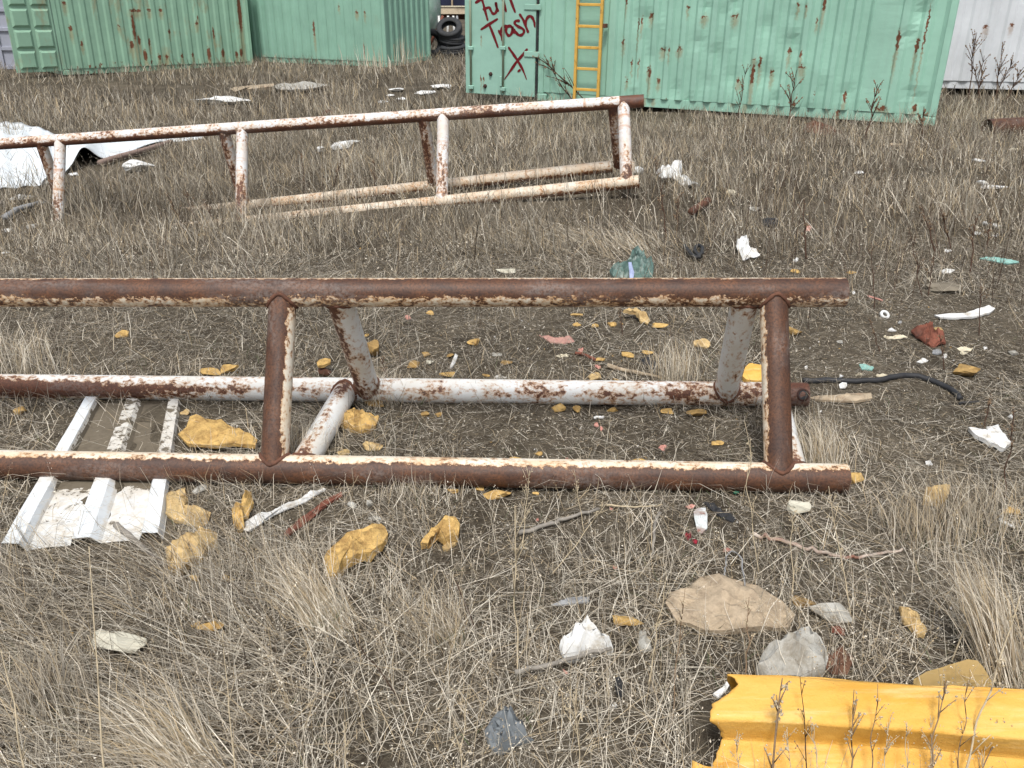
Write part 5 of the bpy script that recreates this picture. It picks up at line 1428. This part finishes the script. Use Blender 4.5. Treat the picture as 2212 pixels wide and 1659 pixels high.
# 5 middle ground: short standing growth round and behind the near truss
x, y, px, py, r = spots(52000, 2.5, 6.6, 0.8, 0.32, True, 1.0, 6)
n = len(x)
G.add(x, y, r.uniform(0.03, 0.17, n)*(0.8+0.05*y), r.normal(2.2, 1.4, n), r.normal(0.75, 0.45, n), r.normal(0.4, 0.6, n), r.uniform(0.0012, 0.0026, n)*(0.8+0.10*y), tint(r, n, [3, 4, 4, 4, 3, 4, 3, 4], 0.6, 1.15)*patch(x, y, 0.5, 0.25, 61), r)
# 6 far field: tall dry grass
x, y, px, py, r = spots(120000, 5.4, 15.5, 0.7, 0.55, True, 1.35, 7)
n = len(x)
tall = 0.35 + 1.0*vn(x/1.1, y/1.1, 51) + 0.7*S((660-px)/150)*S((py-400)/30)*S((500-py)/30)
rightside = S((px-1300)/500)
col = tint(r, n, [4, 5, 4, 4, 2, 4, 5, 4], 0.6, 1.15)*patch(x, y, 0.9, 0.28, 62)*patch(x, y, 0.22, 0.2, 63)
col = col*(1 + 0.15*rightside)[:, None]
el = r.normal(1.05, 0.38, n)
G.add(x, y, r.uniform(0.06, 0.36, n)*tall, r.normal(2.2, 1.5, n), el, el-np.abs(r.normal(0.25, 0.45, n)), r.uniform(0.003, 0.0060, n)*(0.6+0.055*y), col, r)
# pale seed tops over the far grass
x, y, px, py, r = spots(26000, 4.5, 13, 0.7, 0.55, True, 1.3, 12)
n = len(x)
G.seeds(x, y, gz(x, y)+r.uniform(0.02, 0.22, n), r.uniform(0.004, 0.009, n), tint(r, n, [4, 3, 1, 0, 5, 0, 4, 1], 0.8, 1.2), r)
# 7 beyond, up to the containers and past them
x, y, px, py, r = spots(80000, 14.5, 34, 0.6, 1.2, True, 1.0, 8)
n = len(x)
G.add(x, y, r.uniform(0.10, 0.42, n), r.normal(2.2, 1.4, n), r.normal(1.05, 0.35, n), r.normal(0.8, 0.5, n), r.uniform(0.008, 0.016, n), tint(r, n, [3, 5, 4, 4, 1, 4, 5, 4], 0.55, 1.1)*patch(x, y, 1.6, 0.25, 64), r)
# tall dark stalks standing in the far and middle grass
x, y, px, py, r = spots(5200, 3.6, 13, 0.8, 0.8, True, 1.3, 13)
ok = r.random(len(x)) < 0.35 + 0.65*S((px-1250)/400); x, y = x[ok], y[ok]; n = len(x)
el = r.normal(1.35, 0.14, n)
G.add(x, y, r.uniform(0.14, 0.46, n), r.uniform(0, 6.28, n), el, el+r.normal(0, 0.2, n), r.uniform(0.0026, 0.0042, n)*(0.6+0.06*y), np.array((0.085, 0.055, 0.04))*r.uniform(0.7, 1.6, n)[:, None], r)
# 8 a little fresh green in the thatch
x, y, px, py, r = spots(3200, 1.2, 4.0, 0.98, 0.22, True, 1.0, 9)
n = len(x)
gcol = np.array((0.085, 0.105, 0.05))*r.uniform(0.7, 1.4, n)[:, None]
G.add(x, y, r.uniform(0.03, 0.08, n), r.uniform(0, 6.283, n), r.normal(0.9, 0.3, n), r.normal(0.6, 0.4, n), r.uniform(0.0014, 0.003, n), gcol, r)
# 9 straws blown over the scrap and the sheet
r = np.random.default_rng(77)
n = 2600
yy_ = 1.3 + 2.2*r.random(n)**1.2; xx_ = (r.random(n)*2-1)*(0.66*yy_+0.5)
tk = np.min((xx_[:, None]-KX[None, :, 0])**2 + (yy_[:, None]-KX[None, :, 1])**2 - (KX[None, :, 2]+0.05)**2, axis=1) < 0
px, py = project(xx_, yy_, gz(xx_, yy_))
tk &= ~((px > 1500) & (py > 1400))
xx_, yy_ = xx_[tk], yy_[tk]; n = len(xx_)
G.add(xx_, yy_, r.uniform(0.10, 0.28, n), r.normal(2.4, 0.8, n), r.normal(0.25, 0.12, n), r.normal(-0.1, 0.15, n), r.uniform(0.0009, 0.0018, n), tint(r, n, [5, 4, 2, 2, 5, 1, 3, 2], 0.7, 1.15), r, 0.03)
go = G.build('dry_grass', M['grass'])
tag(go, 'dry straw coloured grass and thatch covering the whole yard', 'grass', kind='stuff')

# pale and dark chips too small to tell apart
Cp = Ribbons()
x, y, px, py, r = spots(26000, 1.2, 8.0, 0.6, 0.3, False, 0.9, 20)
n = len(x)
bare, _, _ = growth(x, y)
ok = r.random(n) < np.where(bare < 0.6, 1.0, 0.3); x, y = x[ok], y[ok]; n = len(x)
cpal = np.array([(0.62, 0.58, 0.50), (0.45, 0.40, 0.31), (0.30, 0.26, 0.2), (0.40, 0.26, 0.10), (0.10, 0.085, 0.07), (0.70, 0.69, 0.66)])
cc = cpal[r.choice(6, n, p=[.22, .24, .22, .10, .14, .08])]*r.uniform(0.8, 1.1, n)[:, None]
Cp.seeds(x, y, gz(x, y)+0.003, (0.0014+0.0055*r.random(n)**3)*(0.8+0.12*y), cc, r)
# small clods
x, y, px, py, r = spots(34000, 1.5, 6.5, 0.5, 0.25, False, 0.9, 21)
n = len(x)
sz = (0.0015+0.008*r.random(n)**4)*(0.7+0.12*y)
cc = np.array([(0.10, 0.082, 0.058), (0.16, 0.135, 0.098), (0.22, 0.19, 0.145), (0.06, 0.048, 0.035)])[r.choice(4, n)]*r.uniform(0.8, 1.2, n)[:, None]
P = np.stack([x, y, gz(x, y)], 1)
offs = np.array([(1, 0, .1), (-1, 0, 0), (0, 1, 0), (0, -1, .1), (0, 0, .75), (0, 0, -.6)])
V = P[:, None, :] + (offs[None] + r.normal(0, 0.25, (n, 6, 3)))*sz[:, None, None]
Fb = np.array([(0, 2, 4), (2, 1, 4), (1, 3, 4), (3, 0, 4)])
F = (Cp.n + np.arange(n)*6)[:, None, None] + Fb[None]
Cp.V.append(V.reshape(-1, 3)); Cp.F.append(F.reshape(-1, 3)); Cp.C.append(np.repeat(cc, 6, axis=0)); Cp.n += 6*n
co = Cp.build('litter_chips', M['chips'])
tag(co, 'tiny pale chips and crumbs scattered over the soil', 'litter', kind='stuff')

# ---------------------------------------------------------------- single tussocks
def tussock(label, px, py, az, spread, ln, n, el=0.8, w=0.0018, wts=(5, 4, 1, 1, 5, 0, 6, 1), rad=0.03, bend=0.5, tone=1.0):
    b = gp(px, py)
    r = np.random.default_rng(int(px*7+py))
    R = Ribbons()
    x = b.x + r.normal(0, rad, n); y = b.y + r.normal(0, rad*0.7, n)
    R.add(x, y, r.uniform(0.45, 1.0, n)*ln, r.normal(az, spread, n), r.normal(el, 0.18, n), r.normal(el-bend, 0.22, n), r.uniform(0.7, 1.3, n)*w, tint(r, n, wts, 0.8*tone, 1.2*tone), r)
    g = int(n*0.12)
    x = b.x + r.normal(0, rad*0.8, g); y = b.y + r.normal(0, rad*0.6, g)
    R.add(x, y, r.uniform(0.03, 0.07, g), r.uniform(0, 6.28, g), r.normal(1.0, 0.2, g), r.normal(0.8, 0.3, g), np.full(g, 0.002), np.array((0.09, 0.11, 0.05))*r.uniform(0.7, 1.3, g)[:, None], r)
    o = R.build('grass_tussock', M['grass'], None, (b.x, b.y, float(gz(b.x, b.y))))
    tag(o, label, 'grass tussock', 'separate grass tussocks')
L_ = math.pi
tussock('big straw tussock leaning left at the lower right edge', 2178, 1476, 1.95, 0.16, 0.40, 420, 0.95, 0.0020, rad=0.028, bend=0.25)
tussock('pale straw tussock fanning left at the bottom left', 442, 1690, 2.65, 0.28, 0.38, 420, 0.55, 0.0020, rad=0.04)
tussock('straw tussock combed up-left right of the yellow slab', 712, 1352, 2.35, 0.2, 0.34, 360, 0.55, 0.0019, rad=0.035)
tussock('grey tussock with green base at the left edge', 118, 1545, 2.4, 0.5, 0.26, 300, 0.75, wts=(3, 4, 4, 3, 1, 1, 3, 4), rad=0.05)
tussock('tawny tussock below the long grooved foam chunk', 962, 1388, 2.2, 0.6, 0.24, 260, 0.6, wts=(2, 4, 2, 3, 1, 1, 6, 2), rad=0.04)
tussock('straw tuft around the foot of the left back brace', 822, 872, 1.7, 0.8, 0.20, 260, 1.1, rad=0.05)
tussock('straw tuft between the left post and the lower brace', 640, 985, 1.5, 0.7, 0.22, 220, 1.15, rad=0.06)
tussock('straw tuft right of the right rusty post', 1778, 1010, 1.7, 0.5, 0.24, 260, 1.15, rad=0.05)
tussock('tall straw tuft inside the truss near the right back brace', 1462, 826, 1.7, 0.45, 0.26, 200, 1.2, rad=0.05)
tussock('straw tuft left of the back chord at the left edge', 40, 806, 2.2, 0.5, 0.36, 220, 1.0, rad=0.10)
tussock('brown tussock in the grass right of the front chord', 1990, 1170, 1.7, 0.6, 0.20, 300, 1.0, wts=(3, 4, 2, 3, 1, 2, 6, 1), rad=0.07)
tussock('tangled tussock right of the tan yellow plate', 2100, 1140, 1.5, 0.7, 0.24, 320, 1.0, wts=(3, 4, 2, 3, 2, 2, 5, 1), rad=0.08)
tussock('flattened pale tussock behind the top chord at centre', 1190, 520, 3.0, 0.6, 0.42, 420, 0.35, 0.003, rad=0.22)
tussock('flattened tussock right of the pale one, by the rusty bar', 1370, 545, 2.7, 0.5, 0.34, 300, 0.6, 0.003, rad=0.16)
tussock('straw tuft on the front chord below the hollow foam chunk', 900, 1072, 2.0, 0.9, 0.14, 240, 0.8, wts=(4, 4, 3, 2, 3, 1, 3, 3), rad=0.07)
tussock('pale tall grass tuft against the corner-on container', 872, 142, 1.8, 0.35, 0.95, 60, 1.25, 0.014, rad=0.25, bend=0.1)
tussock('pale grass tuft left of the corner-on container corner', 800, 158, 1.9, 0.3, 0.9, 50, 1.25, 0.013, rad=0.25, bend=0.1)

# ---------------------------------------------------------------- single dead weeds
WD = 'dead weed stalks'
def weed(label, base, tip, mat, r0=0.0022, nb=6, blen=0.28, heads=True, kink=0.04, seed=0):
    rd = random.Random(seed*31+int(base[0]))
    b = gp(*base)
    tp = at_depth(tip[0], tip[1], depth(b)*1.005)
    H = (tp-b).length
    root = empty('dead_weed', b)
    tag(root, label, 'weed', WD)
    k = 7
    P = []
    for i in range(k+1):
        t = i/k
        P.append((tp-b)*t + Vector((rd.gauss(0, kink*H*0.3), rd.gauss(0, kink*H*0.3), 0))*math.sin(math.pi*t) )
    P = [Vector(p) for p in smooth_path([tuple(p) for p in P], 3)]
    m = len(P)-1
    tube('stem', P, [r0*(1-0.65*i/m) for i in range(m+1)], M[mat], root, 5)
    hv, hf = [], []
    for j in range(nb):
        t = rd.uniform(0.3, 0.95); i = int(t*m); p = P[i]
        d = (P[min(i+1, m)]-P[i-1]).normalized()
        sidev = Vector((rd.uniform(-1, 1), rd.uniform(-0.8, 0.8), rd.uniform(-0.1, 0.5)))
        q = (d*0.9 + sidev*0.7).normalized()*blen*H*rd.uniform(0.4, 1.0)*(1.15-t*0.5)
        pth = [p, p+q*0.55+Vector((0, 0, q.length*0.05)), p+q]
        tube('twig', pth, [r0*0.55, r0*0.42, r0*0.25], M[mat], root, 4)
        if heads:
            for _ in range(4):
                c = p + q*rd.uniform(0.5, 1.05) + Vector((rd.gauss(0, .004), rd.gauss(0, .004), rd.gauss(0, .004)))
                hv_n = len(hv); s = r0*rd.uniform(1.0, 2.0)
                a = Vector((rd.gauss(0, 1), rd.gauss(0, 1), rd.gauss(0, 1))).normalized()*s; e = a.orthogonal().normalized()*s*0.6; g = a.cross(e).normalized()*s*0.6
                hv += [c+a, c-a, c+e, c-e, c+g, c-g]
                hf += [tuple(hv_n+z for z in f) for f in ((0, 2, 4), (0, 4, 3), (0, 3, 5), (0, 5, 2), (1, 4, 2), (1, 3, 4), (1, 5, 3), (1, 2, 5))]
    if heads and hv:
        o = mk('seed_heads', hv, hf, M['straw_stem'] if mat != 'bark' else M['brown_stem'], root); o['kind'] = 'stuff'
    return root
weed('tall pale straw stalk in front of the left grass mat', (240, 1825), (192, 1180), 'straw_stem', 0.0026, 2, 0.12, False, 0.02)
weed('curved grey stalk at the lower left edge', (80, 1795), (2, 1405), 'straw_stem', 0.0028, 3, 0.2, False, 0.05)
weed('pale stalk right of the tall straw stalk, bottom left', (515, 1775), (480, 1365), 'straw_stem', 0.0018, 3, 0.2, False, 0.03)
weed('dark red stem leaning left in the lower centre', (1030, 1370), (985, 1255), 'bark', 0.0030, 1, 0.2, False, 0.02)
weed('thin black stem leaning left in the grass, lower centre', (870, 1520), (760, 1370), 'bark', 0.0018, 1, 0.2, False, 0.03)
weed('pale bushy weed with seed heads in front of the front chord', (1128, 1180), (1144, 1016), 'straw_stem', 0.0018, 9, 0.3)
weed('tall pale weed left of the crumpled white plastic', (1118, 1470), (1112, 1090), 'straw_stem', 0.0022, 9, 0.25)
weed('pale weed standing before the front chord, right of centre', (1262, 1150), (1240, 1012), 'straw_stem', 0.0014, 6, 0.25)
weed('long pale stem slanting right of the bushy weed', (1190, 1242), (1315, 1080), 'straw_stem', 0.0020, 6, 0.2)
weed('slender pale weed by the right rusty post', (1640, 1240), (1608, 908), 'straw_stem', 0.0018, 8, 0.18)
weed('slender pale weed left of the pale angular rock', (1712, 1300), (1710, 1105), 'straw_stem', 0.0018, 8, 0.22)
weed('forked pale weed right of the pale angular rock', (1838, 1330), (1790, 1050), 'straw_stem', 0.0020, 7, 0.22)
weed('brown weed in front of the torn end of the yellow panel', (1655, 1765), (1690, 1465), 'brown_stem', 0.0034, 8, 0.25)
weed('thin black weed over the left part of the yellow panel', (1748, 1737), (1728, 1460), 'bark', 0.0018, 5, 0.2)
weed('branching weed over the yellow panel, second cluster', (1835, 1755), (1845, 1490), 'brown_stem', 0.0024, 8, 0.3)
weed('pale branching weed over the yellow panel, left of middle', (1780, 1765), (1752, 1568), 'straw_stem', 0.0018, 8, 0.35)
weed('straight dark weed over the middle of the yellow panel', (1872, 1765), (1896, 1478), 'brown_stem', 0.0018, 6, 0.2)
weed('pale crooked weed over the middle of the yellow panel', (1955, 1775), (1960, 1560), 'straw_stem', 0.0016, 8, 0.35)
weed('grey brown weed over the right half of the yellow panel', (1985, 1775), (2045, 1470), 'brown_stem', 0.0026, 9, 0.28)
weed('very long pale stalk slanting right across the yellow panel', (2050, 1765), (2205, 1285), 'straw_stem', 0.0030, 5, 0.14, True, 0.02)
weed('long pale stalk left of the very long one', (2055, 1430), (2130, 1246), 'straw_stem', 0.0026, 4, 0.16, True, 0.03)
weed('dark slender weed over the right end of the yellow panel', (2062, 1765), (2090, 1475), 'brown_stem', 0.0018, 7, 0.25)
weed('grey weed at the lower right corner', (2075, 1755), (2170, 1560), 'brown_stem', 0.0022, 6, 0.4)
weed('pale feathery weed over the torn end of the yellow panel', (1600, 1745), (1590, 1590), 'straw_stem', 0.0016, 9, 0.35)
weed('pale feathery weed at the left third of the yellow panel', (1715, 1760), (1700, 1570), 'straw_stem', 0.0016, 9, 0.35)
weed('grey feathery weed at the middle of the yellow panel', (1905, 1755), (1918, 1560), 'straw_stem', 0.0017, 10, 0.35)
weed('pale feathery weed at the right third of the yellow panel', (2020, 1760), (2010, 1545), 'straw_stem', 0.0017, 10, 0.32)
weed('pale feathery weed near the right end of the yellow panel', (2120, 1755), (2128, 1590), 'straw_stem', 0.0016, 9, 0.35)
weed('brown weed right of the crumpled white plastic', (1452, 1560), (1480, 1270), 'brown_stem', 0.0018, 7, 0.18)
weed('pale weed left of the big beige rock', (1400, 1480), (1440, 1245), 'straw_stem', 0.0020, 7, 0.2)
weed('reddish weed left of the yellow panel', (1610, 1460), (1618, 1290), 'brown_stem', 0.0024, 6, 0.2)
weed('pale weed at the bottom, right of the grey bag', (1265, 1795), (1238, 1500), 'straw_stem', 0.0020, 9, 0.25)
weed('pale weed at the bottom, left of the grey bag', (985, 1775), (1010, 1500), 'straw_stem', 0.0018, 9, 0.25)
weed('pale weed at the bottom centre left', (760, 1795), (742, 1560), 'straw_stem', 0.0018, 9, 0.25)
for i, (bx, by, tx, ty, lab) in enumerate([(1440, 520, 1426, 405, 'dark stalk above the top chord, left of the black wire'), (1462, 500, 1468, 420, 'dark forked stalk left of the rusty bar'), (1742, 560, 1736, 430, 'tall dark stalk beyond the top chord end'), (1888, 668, 1882, 520, 'dark stalk right of the top chord end'),
        (2020, 545, 1990, 440, 'dark stalk, left of the pair with crossed stems'), (1992, 640, 1960, 480, 'left stem of the crossed dark weeds at right'), (2005, 640, 2022, 520, 'right stem of the crossed dark weeds at right'), (2055, 540, 2030, 445, 'leaning dark stalk above the crossed weeds'), (2115, 725, 2118, 600, 'dark stalk standing by the white trim strip'),
        (2095, 590, 2108, 470, 'dark stalk in front of the white chips at right'), (2130, 545, 2140, 470, 'dark short stalk by the white tube'), (435, 505, 398, 405, 'dark stalk in the grass above the top chord, left'), (400, 500, 362, 420, 'second dark stalk left of that one, above the top chord'), (470, 500, 440, 430, 'leaning stalk by the wire scrap above the top chord'),
        (720, 405, 740, 340, 'dark bent stalk behind the far truss, middle bay'), (660, 410, 650, 330, 'dark stalk left of the bent one, behind the far truss'), (810, 420, 808, 345, 'dark stalk right of the bent one, behind the far truss'), (1425, 400, 1414, 345, 'dark twig by the torn white sheet'), (2040, 800, 2030, 720, 'thin dark stalk by the red brown cloth'), (1900, 760, 1880, 690, 'thin dark stalk left of the red brown cloth'),
        (1345, 725, 1340, 668, 'dark stem under the top chord by the yellow lumps'), (845, 835, 822, 770, 'dark thin stem right of the left back brace'), (2125, 930, 2140, 850, 'thin brown stalk by the white foam board'), (2170, 1080, 2190, 890, 'thin brown stalk at the right edge')]):
    weed(lab, (bx, by), (tx, ty), 'bark', 0.0055 if by < 640 else 0.0030, 5, 0.3, True, 0.05, i)
for i, (bx, by, tx, ty, lab) in enumerate([(1870, 285, 1896, 182, 'dark bush stem against the mint container, right part'), (1700, 262, 1722, 150, 'thin twig against the mint container, centre'), (1990, 285, 1996, 230, 'thin stem by the right corner of the mint container'), (1590, 250, 1612, 150, 'pale twig against the mint container ribs'),
        (2110, 205, 2126, 120, 'dark thicket stem before the white container'), (2140, 205, 2190, 132, 'dark thicket branch before the white container, right'), (2120, 206, 2100, 128, 'dark thicket stem leaning left before the white container'), (2150, 206, 2166, 100, 'upright dark thicket stem before the white container'), (2170, 208, 2206, 150, 'low dark thicket stem at the right border before the white container'), (2090, 208, 2110, 70, 'thin tall twig before the white container'), (1285, 222, 1170, 125, 'long dark twig leaning against the ladder container'), (1250, 222, 1180, 135, 'dark twig leaning beside the long one at the container')]):
    weed(lab, (bx, by+16), (tx, ty), 'bark', 0.011 if i != 3 else 0.008, 12, 0.4, True, 0.05, 50+i)
